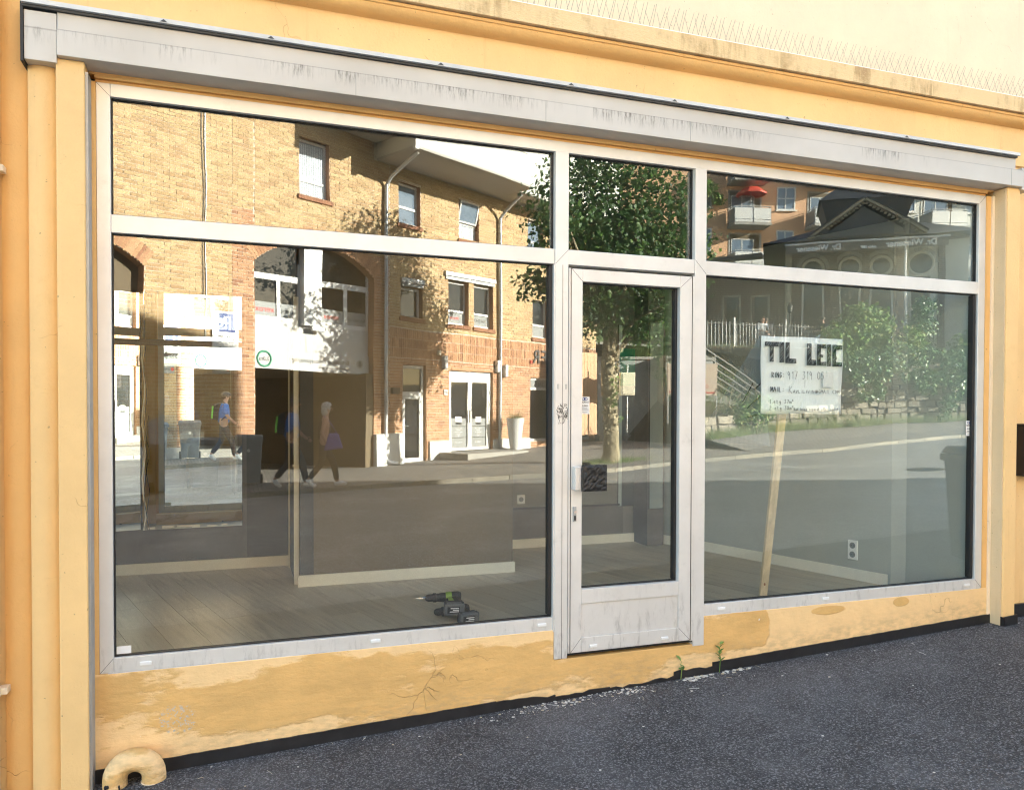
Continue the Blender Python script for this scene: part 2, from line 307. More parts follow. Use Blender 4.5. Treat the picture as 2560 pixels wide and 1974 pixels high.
island('grass', [(0, (.06, .12, .025)), (.6, (.13, .20, .05)), (1, (.24, .25, .11))], .6, 0, trans=.3)
island('chippings', [(0, (.05, .05, .05)), (.55, (.10, .10, .10)), (.85, (.19, .185, .18)), (1, (.36, .35, .33))], .7, 0)
island('crumbs', [(0, (.75, .73, .68)), (.6, (.6, .58, .52)), (1, (.5, .4, .25))], .8, 0)
def bark():
    m, ns, ls, p = nt('bark'); tc = N(ns, 'TexCoord').outputs['Object']
    a = noise(ns, ls, tc, 14, 7, .7, (1, 1, .6))
    ls.new(ramp(ns, ls, a, [(.3, (.14, .115, .07)), (.55, (.40, .34, .22)), (.75, (.52, .46, .32))]), p.inputs['Base Color']); p.inputs['Roughness'].default_value = .9
    bump(ns, ls, p, a, 1, .06); M['bark'] = m
bark()
flat('soil', (.07, .06, .035), .95, var=.35, scale=3, bmp=.6, bscale=6, bd=.05)
flat('hill_green', (.085, .12, .045), .95, var=.45, scale=.6, bmp=.8, bscale=2, bd=.2)
flat('soffit', (.40, .385, .35), .85, var=.12, scale=30)
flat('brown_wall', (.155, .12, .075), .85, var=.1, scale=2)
flat('concrete', (.34, .33, .30), .85, var=.15, scale=3, bmp=.2, bscale=20)
flat('render_grey', (.40, .405, .40), .85, var=.1, scale=2)
flat('render_orange', (.66, .40, .24), .85, var=.06, scale=.6)
flat('render_white', (.62, .62, .57), .85, var=.06, scale=.6)
flat('slate', (.055, .058, .062), .6, var=.25, scale=6, bmp=.3, bscale=14)
flat('timber_pale', (.42, .38, .29), .7, var=.15, scale=6)
flat('gable_board', (.13, .14, .145), .7, var=.15, scale=5)
flat('awning_cloth', (.15, .135, .125), .8, var=.1, scale=6)
flat('iron_black', (.015, .015, .016), .5, var=.1)
flat('rail_grey', (.42, .42, .41), .5, metal=.3, var=.08)
flat('parasol_red', (.62, .07, .035), .6, var=.06)
flat('banner_cream', (.62, .50, .40), .7, var=.06)
flat('cabinet_cream', (.66, .60, .45), .5, var=.05)
flat('tarp_blue', (.03, .11, .42), .45, var=.2)
flat('bag_white', (.70, .72, .70), .5, var=.1)
flat('curtain', (.60, .64, .68), .8, var=.25, scale=5, stretch=(8, 8, .1))
flat('skin', (.52, .30, .21), .55, var=.06, scale=20)
flat('cloth_blue', (.045, .19, .55), .8, var=.15, scale=12)
flat('cloth_black', (.016, .017, .022), .85, var=.2, scale=12)
flat('cloth_grey', (.05, .055, .07), .85, var=.2, scale=12)
flat('cloth_light', (.50, .53, .56), .8, var=.25, scale=12)
flat('cloth_green', (.16, .62, .06), .7, var=.12)
flat('cloth_purple', (.13, .11, .36), .8, var=.15)
flat('hair_grey', (.50, .49, .46), .6, var=.25, scale=30)
flat('hair_brown', (.06, .038, .022), .6, var=.3, scale=30)
flat('denim', (.16, .22, .28), .85, var=.15, scale=12)
def darkglass():
    m, ns, ls, p = nt('pane_dark'); p.inputs['Base Color'].default_value = rgb((.018, .02, .022)); p.inputs['Roughness'].default_value = .02; p.inputs['IOR'].default_value = 1.6; M['pane_dark'] = m
    m, ns, ls, p = nt('pane_sky'); p.inputs['Base Color'].default_value = rgb((.16, .21, .27)); p.inputs['Roughness'].default_value = .03; p.inputs['IOR'].default_value = 1.7; M['pane_sky'] = m
darkglass()
def brickwall_mat(name, c1, c2, mo):
    m, ns, ls, p = nt(name); tc = N(ns, 'TexCoord').outputs['Object']
    mp = N(ns, 'Mapping'); mp.inputs['Rotation'].default_value = (rad(90), 0, 0); ls.new(tc, mp.inputs[0])
    b = N(ns, 'TexBrick'); b.inputs['Scale'].default_value = 1; b.inputs['Brick Width'].default_value = .25; b.inputs['Row Height'].default_value = .08; b.inputs['Mortar Size'].default_value = .008
    b.inputs['Color1'].default_value = rgb(c1); b.inputs['Color2'].default_value = rgb(c2); b.inputs['Mortar'].default_value = rgb(mo)
    ls.new(mp.outputs[0], b.inputs['Vector']); ls.new(b.outputs['Color'], p.inputs['Base Color']); p.inputs['Roughness'].default_value = .85
    bump(ns, ls, p, math_(ns, ls, 'SUBTRACT', 1.0, b.outputs['Fac']), .7, .01); M[name] = m
brickwall_mat('brick_kiosk', (.13, .065, .045), (.085, .05, .037), (.30, .28, .25))

# ------------------------------------------------------------------ mesh helpers
class MB:
    def __init__(s): s.v = []; s.f = []; s.m = []
    def add(s, vs, fs, mi=0):
        o = len(s.v); s.v += [tuple(v) for v in vs]; s.f += [tuple(i+o for i in f) for f in fs]; s.m += [mi]*len(fs); return s
    def box(s, x0, x1, y0, y1, z0, z1, mi=0):
        return s.add([(x0, y0, z0), (x1, y0, z0), (x1, y1, z0), (x0, y1, z0), (x0, y0, z1), (x1, y0, z1), (x1, y1, z1), (x0, y1, z1)],
                     [(0, 3, 2, 1), (4, 5, 6, 7), (0, 1, 5, 4), (1, 2, 6, 5), (2, 3, 7, 6), (3, 0, 4, 7)], mi)
    def hexa(s, p, mi=0): return s.add(p, [(0, 3, 2, 1), (4, 5, 6, 7), (0, 1, 5, 4), (1, 2, 6, 5), (2, 3, 7, 6), (3, 0, 4, 7)], mi)
    def poly(s, p, mi=0): return s.add(p, [tuple(range(len(p)))], mi)
    def prism(s, p, d, mi=0):
        n = len(p); d = Vector(d); q = [tuple(Vector(a)+d) for a in p]
        return s.add(list(p)+q, [tuple(range(n))[::-1], tuple(range(n, 2*n))]+[(i, (i+1) % n, n+(i+1) % n, n+i) for i in range(n)], mi)
    def tube(s, path, r, n=10, caps=True, mi=0):
        path = [Vector(p) for p in path]; k = len(path); r = r if isinstance(r, (list, tuple)) else [r]*k
        vs = []; ref = None
        for i, p in enumerate(path):
            t = (path[min(i+1, k-1)]-path[max(i-1, 0)]).normalized()
            if ref is None: ref = Vector((0, 0, 1)) if abs(t.z) < .9 else Vector((1, 0, 0))
            a = (ref - t*ref.dot(t)).normalized(); b = t.cross(a); ref = a
            for j in range(n):
                an = 2*math.pi*j/n; vs.append(tuple(p + (a*math.cos(an)+b*math.sin(an))*r[i]))
        fs = [(i*n+j, i*n+(j+1) % n, (i+1)*n+(j+1) % n, (i+1)*n+j) for i in range(k-1) for j in range(n)]
        if caps: fs += [tuple(range(n))[::-1], tuple(range((k-1)*n, k*n))]
        return s.add(vs, fs, mi)
    def lathe(s, prof, c=(0, 0, 0), n=20, mi=0):
        vs = []; k = len(prof)
        for r, z in prof:
            for j in range(n): vs.append((c[0]+r*math.cos(2*math.pi*j/n), c[1]+r*math.sin(2*math.pi*j/n), c[2]+z))
        fs = [(i*n+j, i*n+(j+1) % n, (i+1)*n+(j+1) % n, (i+1)*n+j) for i in range(k-1) for j in range(n)]
        return s.add(vs, fs+[tuple(range(n))[::-1], tuple(range((k-1)*n, k*n))], mi)
    def ball(s, c, r, n=14, k=10, mi=0):
        r = r if isinstance(r, (tuple, list)) else (r, r, r); vs = []
        for i in range(1, k):
            t = math.pi*i/k
            for j in range(n): vs.append((c[0]+r[0]*math.sin(t)*math.cos(2*math.pi*j/n), c[1]+r[1]*math.sin(t)*math.sin(2*math.pi*j/n), c[2]+r[2]*math.cos(t)))
        vs += [(c[0], c[1], c[2]+r[2]), (c[0], c[1], c[2]-r[2])]; T = len(vs)-2
        fs = [(i*n+j, (i+1)*n+j, (i+1)*n+(j+1) % n, i*n+(j+1) % n) for i in range(k-2) for j in range(n)]
        fs += [(T, j, (j+1) % n) for j in range(n)] + [(T+1, (k-2)*n+(j+1) % n, (k-2)*n+j) for j in range(n)]
        return s.add(vs, fs, mi)
    def frame(s, x0, x1, z0, z1, w, y0, y1, mi=0):
        """rectangular frame in the xz plane"""
        s.box(x0, x0+w, y0, y1, z0, z1, mi); s.box(x1-w, x1, y0, y1, z0, z1, mi); s.box(x0+w, x1-w, y0, y1, z0, z0+w, mi); return s.box(x0+w, x1-w, y0, y1, z1-w, z1, mi)
    def mesh(s, name, mat):
        me = bpy.data.meshes.new(name); me.from_pydata(s.v, [], s.f)
        for m in (mat if isinstance(mat, (list, tuple)) else [mat]): me.materials.append(M[m])
        if isinstance(mat, (list, tuple)): me.polygons.foreach_set('material_index', s.m)
        bm = bmesh.new(); bm.from_mesh(me); bmesh.ops.recalc_face_normals(bm, faces=bm.faces); bm.to_mesh(me); bm.free()
        return me
    def build(s, name, mat, parent=None, smooth=False, bevel=0, kind=None, label=None):
        o = bpy.data.objects.new(name, s.mesh(name, mat)); C.objects.link(o)
        if parent: o.parent = parent
        if smooth:
            o.data.polygons.foreach_set('use_smooth', [True]*len(o.data.polygons))
            try: o.data.set_sharp_from_angle(angle=rad(40))
            except Exception: pass
        if bevel:
            b = o.modifiers.new('bevel', 'BEVEL'); b.width = bevel; b.segments = 2; b.limit_method = 'ANGLE'
        if kind: o['kind'] = kind
        if label: o['label'] = label
        return o
def tag(o, label, cat, group=None):
    o['label'] = label; o['category'] = cat
    if group: o['group'] = group
    return o
def thing(name, label, cat, loc=(0, 0, 0), rotz=0, group=None):
    o = bpy.data.objects.new(name, None); C.objects.link(o); o.location = loc; o.rotation_euler = (0, 0, rotz); o.empty_display_size = .2
    return tag(o, label, cat, group)
def inst(me, name, parent=None, loc=(0, 0, 0), rot=(0, 0, 0), scale=(1, 1, 1)):
    o = bpy.data.objects.new(name, me); C.objects.link(o); o.parent = parent; o.location = loc; o.rotation_euler = rot; o.scale = scale; return o
def copy_tree(o, parent=None):
    c = o.copy(); C.objects.link(c)
    if parent: c.parent = parent
    for ch in list(o.children): copy_tree(ch, c)
    return c
def text(name, s, size, mat, parent, org, xd=(1, 0, 0), yd=(0, 0, 1), align='LEFT', depth=.0008, sx=1, bold=0):
    cu = bpy.data.curves.new(name, 'FONT'); cu.body = s; cu.size = size; cu.align_x = align; cu.extrude = depth; cu.resolution_u = 3; cu.offset = bold
    t = bpy.data.objects.new('tmp_text', cu); C.objects.link(t); bpy.context.view_layer.update()
    me = bpy.data.meshes.new_from_object(t.evaluated_get(bpy.context.evaluated_depsgraph_get())); bpy.data.objects.remove(t); bpy.data.curves.remove(cu)
    me.materials.clear(); me.materials.append(M[mat]); me.name = name
    x = Vector(xd).normalized(); y = Vector(yd).normalized(); z = x.cross(y)
    me.transform(Matrix(((x.x*sx, y.x, z.x, org[0]), (x.y*sx, y.y, z.y, org[1]), (x.z*sx, y.z, z.z, org[2]), (0, 0, 0, 1))))
    o = bpy.data.objects.new(name, me); C.objects.link(o); o.parent = parent; return o
def leaves(mb, blobs, n, size, rnd, up=.3, shell=.55):
    tot = sum(b[1][0]*b[1][1]*b[1][2] for b in blobs)
    for c, r in blobs:
        for _ in range(max(6, int(n*r[0]*r[1]*r[2]/tot))):
            d = Vector((rnd.gauss(0, 1), rnd.gauss(0, 1), rnd.gauss(0, 1))).normalized(); q = rnd.uniform(shell, 1.0)**.7*(1+.12*rnd.gauss(0, 1))
            p = Vector((c[0]+d.x*r[0]*q, c[1]+d.y*r[1]*q, c[2]+d.z*r[2]*q))
            a = Vector((rnd.gauss(0, 1), rnd.gauss(0, 1), rnd.gauss(-.5, .6))).normalized(); nrm = (d*.8+Vector((rnd.gauss(0, .5), rnd.gauss(0, .5), up+rnd.gauss(0, .5)))).normalized()
            b = nrm.cross(a)
            if b.length < .05: continue
            b.normalize(); a = b.cross(nrm); s = size*rnd.uniform(.6, 1.25); w = s*.34
            mb.add([p-a*s*.5, p+b*w-nrm*w*.2, p+a*s*.5, p-b*w-nrm*w*.2], [(0, 1, 2), (0, 2, 3)])
def G(x): return -.05+.045*x          # sloping street level
PV = .08                              # far pavement above the road

# ================================================================== SETTING: ground
def sheet(name, pts, mat, kind='structure', dz=0, under=0):
    mb = MB(); p = [(x, y, G(x)+dz) for x, y in pts]
    if under: mb.prism([(a, b, c-under) for a, b, c in p], (0, 0, under))
    else: mb.poly(p)
    return mb.build(name, mat, kind=kind)
kerbline = [(-40, -11.3), (0, -11.35), (6.8, -11.0), (10.2, -11.55), (14, -12.0), (20, -13.0), (26, -13.6), (60, -15)]
sheet('ground', [(-300, -300), (300, -300), (300, 300), (-300, 300)], 'hill_green', dz=-.35)
sheet('road', [(-60, -2.6), (60, -2.6)] + [(x, y) for x, y in kerbline[::-1]] + [(-60, -11.3)], 'asphalt_road', under=.2)
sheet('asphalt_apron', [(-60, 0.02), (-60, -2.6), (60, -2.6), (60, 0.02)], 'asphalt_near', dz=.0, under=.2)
kp = kerbline
pave = sheet('pavement', [(-40, -30), (-40, kp[0][1]-.14)] + [(x, y-.14) for x, y in kp[1:]] + [(60, -30)], 'setts', dz=PV, under=.3)
# kerb stones along the far pavement
kerb = MB(); kerb.box(-40, -39.9, -11.5, -11.4, G(-40)-.3, G(-40)-.1)
kerb = kerb.build('kerb', 'kerb', kind='structure')
for (x0, y0), (x1, y1) in zip(kp[:-1], kp[1:]):
    L = math.hypot(x1-x0, y1-y0); ux, uy = (x1-x0)/L, (y1-y0)/L; t = 0
    while t < L-.05:
        l = min(RND.uniform(.75, 1.15), L-t); xa = x0+ux*(t+.008); xb = x0+ux*(t+l-.008); ya = y0+uy*(t+.008); yb = y0+uy*(t+l-.008)
        if -9 < xa < 30:
            j = RND.uniform(-.008, .008); h = PV+.008+RND.uniform(-.008, .008); nx, ny = uy*.13, -ux*.13
            if ny > 0: nx, ny = -nx, -ny
            MB().hexa([(xa, ya+j, G(xa)-.1), (xb, yb+j, G(xb)-.1), (xb+nx, yb+ny, G(xb)-.1), (xa+nx, ya+ny, G(xa)-.1),
                       (xa, ya+j-.012, G(xa)+h), (xb, yb+j-.012, G(xb)+h), (xb+nx, yb+ny, G(xb)+h), (xa+nx, ya+ny, G(xa)+h)]).build('kerb_stone', 'kerb', kerb)
        t += l

# ================================================================== OUR SHOP BUILDING
shop = thing('shop_building', 'yellow rendered shop building with aluminium shopfront under a grey metal fascia', 'building')
P = lambda mb, name, mat, **k: mb.build(name, mat, shop, **k)
XL, XR = -12.0, 20.4
mb = MB(); mb.box(XL, XR, 0.004, 12, 3.50, 10.0); P(mb, 'upper_wall', 'paint_pale')
mb = MB(); mb.box(XL, XR, -.006, .25, 3.285, 3.545); P(mb, 'frieze', 'paint_yellow')
mb = MB(); mb.box(XL, -.955, 0.012, 12, -1.5, 3.285); mb.box(4.94, XR, 0.012, 12, -1.5, 3.285); mb.box(-.955, 4.94, 4.4, 12, -1.5, 3.5); P(mb, 'ground_floor_wall', 'paint_yellow')
# cornice: a flat band over a quarter-round moulding
prof = [(.004, 3.735), (-.092, 3.708), (-.105, 3.70), (-.105, 3.604), (-.085, 3.598), (-.082, 3.585)]
for i in range(7):
    a = math.pi/2*i/6; prof.append((-.02-.055*math.cos(a), 3.583-.042*math.sin(a)))
prof += [(.004, 3.535)]
P(MB().prism([(XL, y, z) for y, z in prof[:4]]+[(XL, .004, 3.604)], (XR-XL, 0, 0)), 'cornice_band', 'paint_cornice')
P(MB().prism([(XL, .004, 3.6035)]+[(XL, y, z) for y, z in prof[4:]], (XR-XL, 0, 0)), 'cornice_moulding', 'paint_trim', smooth=True)
# grey metal canopy fascia
P(MB().box(-.72, 4.93, -.132, .05, 3.098, 3.208), 'fascia', 'fascia_metal', bevel=.002)
P(MB().box(-.722, 4.885, -.110, .05, 3.2085, 3.2865), 'fascia_cap', 'fascia_metal', bevel=.002)
P(MB().prism([(-.85, .0, 3.337), (-.85, -.135, 3.318), (-.85, -.140, 3.3165), (-.85, -.140, 3.2975), (-.85, .0, 3.2975)], (5.74, 0, 0)), 'drip_edge', 'fascia_cap_paint')
P(MB().box(-.848, 4.885, -.124, -.0, 3.2868, 3.297), 'drip_seal', 'slate')
P(MB().box(-.845, -.724, -.112, .05, 3.072, 3.278), 'fascia_end', 'fascia_metal', bevel=.002)
P(MB().box(4.934, 5.03, -.118, .05, 3.085, 3.23), 'fascia_end', 'fascia_metal', bevel=.002)
P(MB().box(-.857, -.8465, -.118, .04, 3.06, 3.31), 'fascia_edge', 'black_rubber')
for x in (.53, 1.505, 2.37, 4.82):
    P(MB().box(x, x+.0022, -.1328, -.1315, 3.10, 3.207), 'fascia_seam', 'film_grey')
for x in (-.32, .13, .93, 1.63, 2.25, 3.0, 3.9):
    P(MB().prism([(x, -.1405, 3.301), (x+.030, -.1405, 3.301), (x+.015, -.1405, 3.313)], (0, -.001, .0)), 'drip_clip', 'slate')
rg = random.Random(4); mb = MB()      # rough mortar fillet along the flashing
x = -.6
while x < 4.8:
    w = rg.uniform(.02, .07); h = rg.uniform(.002, .012)*(1.8 if x > 3 else 1); mb.box(x, x+w, -.012-rg.uniform(0, .01), 0, 3.33, 3.338+h); x += w+rg.uniform(0, .03)
P(mb, 'mortar_fillet', 'soil', kind='stuff')
# soffit strip and head trim over the frame
P(MB().box(-.62, 4.83, .0, .10, 3.088, 3.0978), 'soffit', 'paint_trim')
P(MB().box(-.6, 4.77, -.004, .05, 3.072, 3.0878), 'head_trim', 'paint_trim', bevel=.003)
P(MB().box(-.6, 4.77, .012, .05, 3.0562, 3.0718), 'head_trim', 'paint_trim', bevel=.003)
# stepped pilaster, left
def strip(name, x0, x1, y, z0, z1, mat, bow=0):
    n = 10 if bow else 1; pts = []
    for i in range(n+1):
        t = i/n; pts.append((x0+(x1-x0)*t, y-bow*math.sin(math.pi*t)**.8, z0))
    P(MB().prism(pts+[(x1, .06, z0), (x0, .06, z0)], (0, 0, z1-z0)), name, mat, smooth=bool(bow), bevel=0 if bow else .006)
strip('pilaster', -.732, -.622, -.10, -.6, 3.0975, 'paint_yellow')
strip('pilaster_step', -.847, -.738, -.045, -.6, 3.071, 'paint_yellow', .018)
strip('pilaster_step', -.955, -.853, -.008, -.6, 3.40, 'paint_trim', .012)
P(MB().box(-.624, -.6115, -.085, -.004, -.3, 3.06), 'jamb_filler', 'galv')
P(MB().box(-.6225, -.5945, -.004, .05, .40, 3.056), 'jamb', 'paint_trim')
# right pilaster with its reveal
strip('pilaster', 4.832, 4.945, -.10, -.6, 3.0975, 'paint_yellow')
P(MB().box(4.822, 4.8312, -.092, .0, .1, 3.09), 'reveal', 'paint_reveal')
P(MB().box(4.7595, 4.8215, -.004, .05, .406, 3.056), 'jamb', 'paint_trim')
P(MB().box(4.800, 4.8215, -.016, -.0045, .14, 3.056), 'jamb_bead', 'paint_pale')
# ochre touch-up smear on the right jamb
mb = MB(); rg = random.Random(8)
for z0, z1, w in ((.45, .72, .026), (.7, .98, .034), (.96, 1.12, .014), (2.2, 3.0, .01)):
    mb.prism([(4.765, -.0052, z0), (4.765+w, -.0052, z0+.03), (4.765+w*.9, -.0052, (z0+z1)/2), (4.765+w*.5, -.0052, z1), (4.765, -.0052, z1-.02)], (0, -.0012, 0))
P(mb, 'paint_smear', 'paint_trim', kind='stuff')
# rendered plinth under the windows, notched for the door
pl = [(-.622, -.9), (-.622, .4105), (1.6125, .4105), (1.6125, .246), (2.545, .246), (2.545, .406), (4.8295, .406), (4.8295, -.9)]
P(MB().prism([(x, -.008, z) for x, z in pl], (0, .2, 0)), 'plinth_wall', 'paint_plinth', bevel=.004)
# black damp-proof strip, peeling near the door
rg = random.Random(3); segs = [(-.62, 1.28, .062, .055), (1.28, 1.62, .05, .03), (1.62, 1.95, .016, .03), (1.95, 2.36, .012, .02), (2.36, 2.62, .05, .03), (2.62, 4.83, .062, .06)]
for x0, x1, h0, h1 in segs:
    n = max(3, int((x1-x0)/.04)); top = []; bot = []
    for i in range(n+1):
        t = i/n; x = x0+(x1-x0)*t; top.append((x, -.0085, G(x)+h0+(h1-h0)*t+rg.uniform(-.0015, .0015)*(1 if h0 > .055 else 5))); bot.append((x, -.0085, G(x)-.06))
    P(MB().prism(bot+top[::-1], (0, -.009, 0)), 'damp_strip', 'membrane')
P(MB().prism([(4.825, -.1105, G(4.8)-.1), (4.95, -.1105, G(4.95)-.1), (4.95, -.1105, G(4.95)+.065), (4.825, -.1105, G(4.82)+.062)], (0, -.008, 0)), 'damp_strip', 'membrane')
P(MB().box(4.823, 4.8305, -.1185, -.012, G(4.8)-.1, G(4.82)+.06), 'damp_strip', 'membrane')
P(MB().box(4.95, 8, -.01, .011, .0, .27), 'damp_strip', 'membrane')
P(MB().prism([(-.96, -.0215, -.3), (-.85, -.0215, -.3), (-.85, -.0215, -.085), (-.9, -.0215, -.10), (-.96, -.0215, -.095)], (0, -.006, 0)), 'damp_strip', 'membrane')
P(MB().box(-2, -.962, .0, .0115, -.3, -.06), 'damp_strip', 'membrane')
# ---- aluminium shopfront
def A(x0, x1, z0, z1, name, y0=0.0, y1=.055): return P(MB().box(x0, x1, y0, y1, z0, z1), name, 'aluminium', bevel=.0025)
A(-.594, -.537, .411, 3.056, 'frame_post'); A(4.698, 4.759, .407, 3.056, 'frame_post')
A(1.613, 1.690, .249, 2.9975, 'frame_post', -.012); A(2.484, 2.559, .236, 2.9975, 'frame_post', -.012)
A(-.5368, 4.6978, 2.998, 3.056, 'head_rail')
A(-.5368, 1.6128, 2.394, 2.475, 'transom'); A(1.6902, 2.4838, 2.394, 2.475, 'transom', -.008); A(2.5592, 4.6978, 2.393, 2.4745, 'transom')
A(-.5368, 1.6128, .4115, .4775, 'sill_rail'); A(2.5592, 4.6978, .4068, .470, 'sill_rail')
A(-.56, 1.6125, .404, .4112, 'sill_flashing', -.006); A(2.56, 4.75, .399, .4065, 'sill_flashing', -.006)
P(MB().box(1.606, 1.6125, -.009, .02, .40, 2.39), 'cover_strip', 'aluminium', bevel=.001)
P(MB().box(1.655, 1.6565, -.0135, -.0118, .25, 2.39), 'frame_groove', 'black_rubber')
for x, z in ((-.43, .443), (.62, .443), (1.52, .443), (2.66, .437), (3.42, .437), (4.6, .437)):
    P(MB().box(x, x+.05, -.008, .0, z-.009, z+.009), 'drain_cap', 'white_plastic', bevel=.003)
for a, b, z0, z1 in ((-.537, 1.613, .4775, 2.394), (-.537, 1.613, 2.475, 2.998), (1.69, 2.484, 2.475, 2.998), (2.559, 4.698, .47, 2.393), (2.559, 4.698, 2.4745, 2.998)):
    P(MB().frame(a+.0005, b-.0005, z0+.0005, z1-.0005, .0045, .020, .05), 'gasket', 'black_rubber')
    P(MB().box(a+.003, b-.003, .030, .036, z0+.003, z1-.003), 'window_pane', 'shop_glass')
P(MB().box(1.585, 1.6055, .012, .05, .49, 2.385), 'gasket', 'black_rubber'); P(MB().box(4.668, 4.69, .012, .05, .48, 2.385), 'gasket', 'black_rubber')
# white mullion scuff marks (graffiti scraped on the post)
mb = MB(); rg = random.Random(21)
for i in range(26):
    x, z = rg.uniform(1.63, 1.682), rg.uniform(1.55, 1.635); pts = [(x, -.0125, z)]
    for k in range(4): pts.append((min(1.687, max(1.62, pts[-1][0]+rg.uniform(-.014, .014))), -.0125, min(1.64, max(1.53, pts[-1][2]+rg.uniform(-.022, .016)))))
    mb.tube(pts, .0011, 4)
P(mb, 'scribble', 'ink')
for x in (1.626, 1.672): P(MB().frame(x, x+.009, 1.72, 1.745, .0016, -.0135, -.0118), 'scuff_mark', 'film_grey')
# ---- door leaf
door = MB(); door.box(1.705, 1.7715, -.018, .05, .276, 2.374); door.box(2.3835, 2.462, -.018, .05, .276, 2.374)
door.box(1.7717, 2.3833, -.018, .05, 2.306, 2.374); door.box(1.7717, 2.3833, -.018, .05, .542, .622); door.box(1.7717, 2.3833, -.018, .05, .276, .356)
door = P(door, 'door', 'aluminium', bevel=.0025)
D_ = lambda mb, name, mat, **k: mb.build(name, mat, door, **k)
D_(MB().frame(1.7718, 2.3832, .6222, 2.3058, .0045, .014, .045), 'gasket', 'black_rubber'); D_(MB().box(2.366, 2.3755, .01, .045, .63, 2.298), 'gasket', 'black_rubber')
D_(MB().box(1.775, 2.38, .028, .034, .625, 2.303), 'door_pane', 'shop_glass')
D_(MB().box(1.7722, 2.3828, -.010, .03, .3565, .5415), 'kick_panel', 'aluminium', bevel=.002)
D_(MB().box(1.692, 1.7045, -.016, .02, .276, 2.376).box(2.4625, 2.4835, -.016, .02, .272, 2.376), 'door_rebate', 'aluminium')
D_(MB().box(1.702, 1.7045, -.0195, -.0165, .276, 2.374).box(2.4622, 2.4645, -.0195, -.0165, .276, 2.374).box(1.705, 2.462, -.0195, -.0165, 2.3745, 2.377), 'door_gap', 'black_rubber')
D_(MB().box(1.69, 2.484, -.006, .05, .262, .2745), 'threshold', 'black_rubber')
D_(MB().box(1.712, 1.748, -.062, -.0182, 1.172, 1.298), 'handle_bracket', 'aluminium', bevel=.003)
pl_ = MB(); n = 12
for i in range(n+1):
    for j in range(n+1):
        e = 0 if i in (0, n) or j in (0, n) else 1; pl_.v.append((1.748+.142*i/n, -.085-e*(RND.uniform(0, .006)), 1.166+.142*j/n))
pl_.f = [(i*(n+1)+j, (i+1)*(n+1)+j, (i+1)*(n+1)+j+1, i*(n+1)+j+1) for i in range(n) for j in range(n)]; pl_.m = [0]*len(pl_.f)
pl_.box(1.748, 1.890, -.084, -.062, 1.166, 1.308)
D_(pl_, 'pull_plate', 'black_leather')
D_(MB().box(1.716, 1.737, -.0265, -.0182, .998, 1.08), 'lock_plate', 'galv', bevel=.003); D_(MB().tube([(1.7265, -.032, 1.05), (1.7265, -.0262, 1.05)], .0085, 14), 'lock_cylinder', 'steel')
D_(MB().box(1.7222, 1.7308, -.029, -.0266, 1.005, 1.03), 'key_cover', 'black_rubber')
for x in (1.82, 2.27): D_(MB().box(x, x+.045, -.027, -.0182, .297, .313), 'drain_cap', 'white_plastic', bevel=.003)
def mitre(x0, z0, x1, z1, y, par):
    d = Vector((x1-x0, 0, z1-z0)).normalized(); n = Vector((-d.z, 0, d.x))*.0009; a, b_ = Vector((x0, y, z0))+d*.002, Vector((x1, y, z1))-d*.002
    MB().prism([a-n, b_-n, b_+n, a+n], (0, -.0006, 0)).build('mitre_joint', 'slate', par)
for a in ((-.594, 3.056, -.537, 2.998, .0), (4.759, 3.056, 4.698, 2.998, .0), (-.594, .411, -.537, .4775, .0), (4.759, .407, 4.698, .47, .0)): mitre(*a, shop)
for a in ((1.705, 2.374, 1.7717, 2.306, -.018), (2.462, 2.374, 2.3833, 2.306, -.018), (1.705, .276, 1.7717, .356, -.018), (2.462, .276, 2.3833, .356, -.018)): mitre(*a, door)
for x0, z0, x1, z1 in ((1.69, 2.474, 1.613, 2.394), (2.484, 2.474, 2.559, 2.394)): mitre(x0, z0, x1, z1, -.012, shop)
# drainpipe at the far left, clamped to the wall
dp = thing('drainpipe', 'cream painted drainpipe at the left edge of the facade with two clamps', 'drainpipe', (-1.02, -.07, 0))
MB().tube([(0, 0, -.55), (0, 0, 10)], .055, 18).build('pipe', 'paint_pale', dp, smooth=True)
for z in (.40, 2.62):
    MB().tube([(0, 0, z-.018), (0, 0, z+.018)], .061, 18).build('clamp', 'paint_pale', dp, smooth=True); MB().box(.05, .085, .0, .055, z-.014, z+.014).build('clamp_tab', 'paint_pale', dp, bevel=.002)
MB().tube([(0, 0, 2.78), (0, 0, 2.83)], .06, 18).build('pipe_joint', 'paint_trim', dp, smooth=True)
# goose-neck vent pipe coming out of the ground
gp = thing('vent_pipe', 'cream painted gooseneck pipe bending out of the ground at the left corner', 'pipe', (-.49, -.072, 0))
pts = [(-.035, 0, -.4), (-.035, 0, -.08)] + [(.0445-.0795*math.cos(a), 0, -.043+.078*math.sin(a)) for a in [math.pi*i/14 for i in range(15)]] + [(.124, -.004, -.085)]
MB().tube(pts, .051, 22).build('bend', 'paint_plinth', gp, smooth=True)
MB().tube([(.124, -.004, -.066), (.124, -.004, -.088)], .0545, 22).build('pipe_collar', 'paint_pale', gp, smooth=True)
mb = MB(); rg = random.Random(5)
for i in range(16):
    a = rg.uniform(-2.6, -.6); z = rg.uniform(-.16, -.05); c = (-.035+.0512*math.cos(a), .0512*math.sin(a), z); mb.ball(c, (rg.uniform(.004, .013), .0022, rg.uniform(.005, .011)), 7, 5)
mb.build('chipped_paint', 'membrane', gp, kind='stuff')
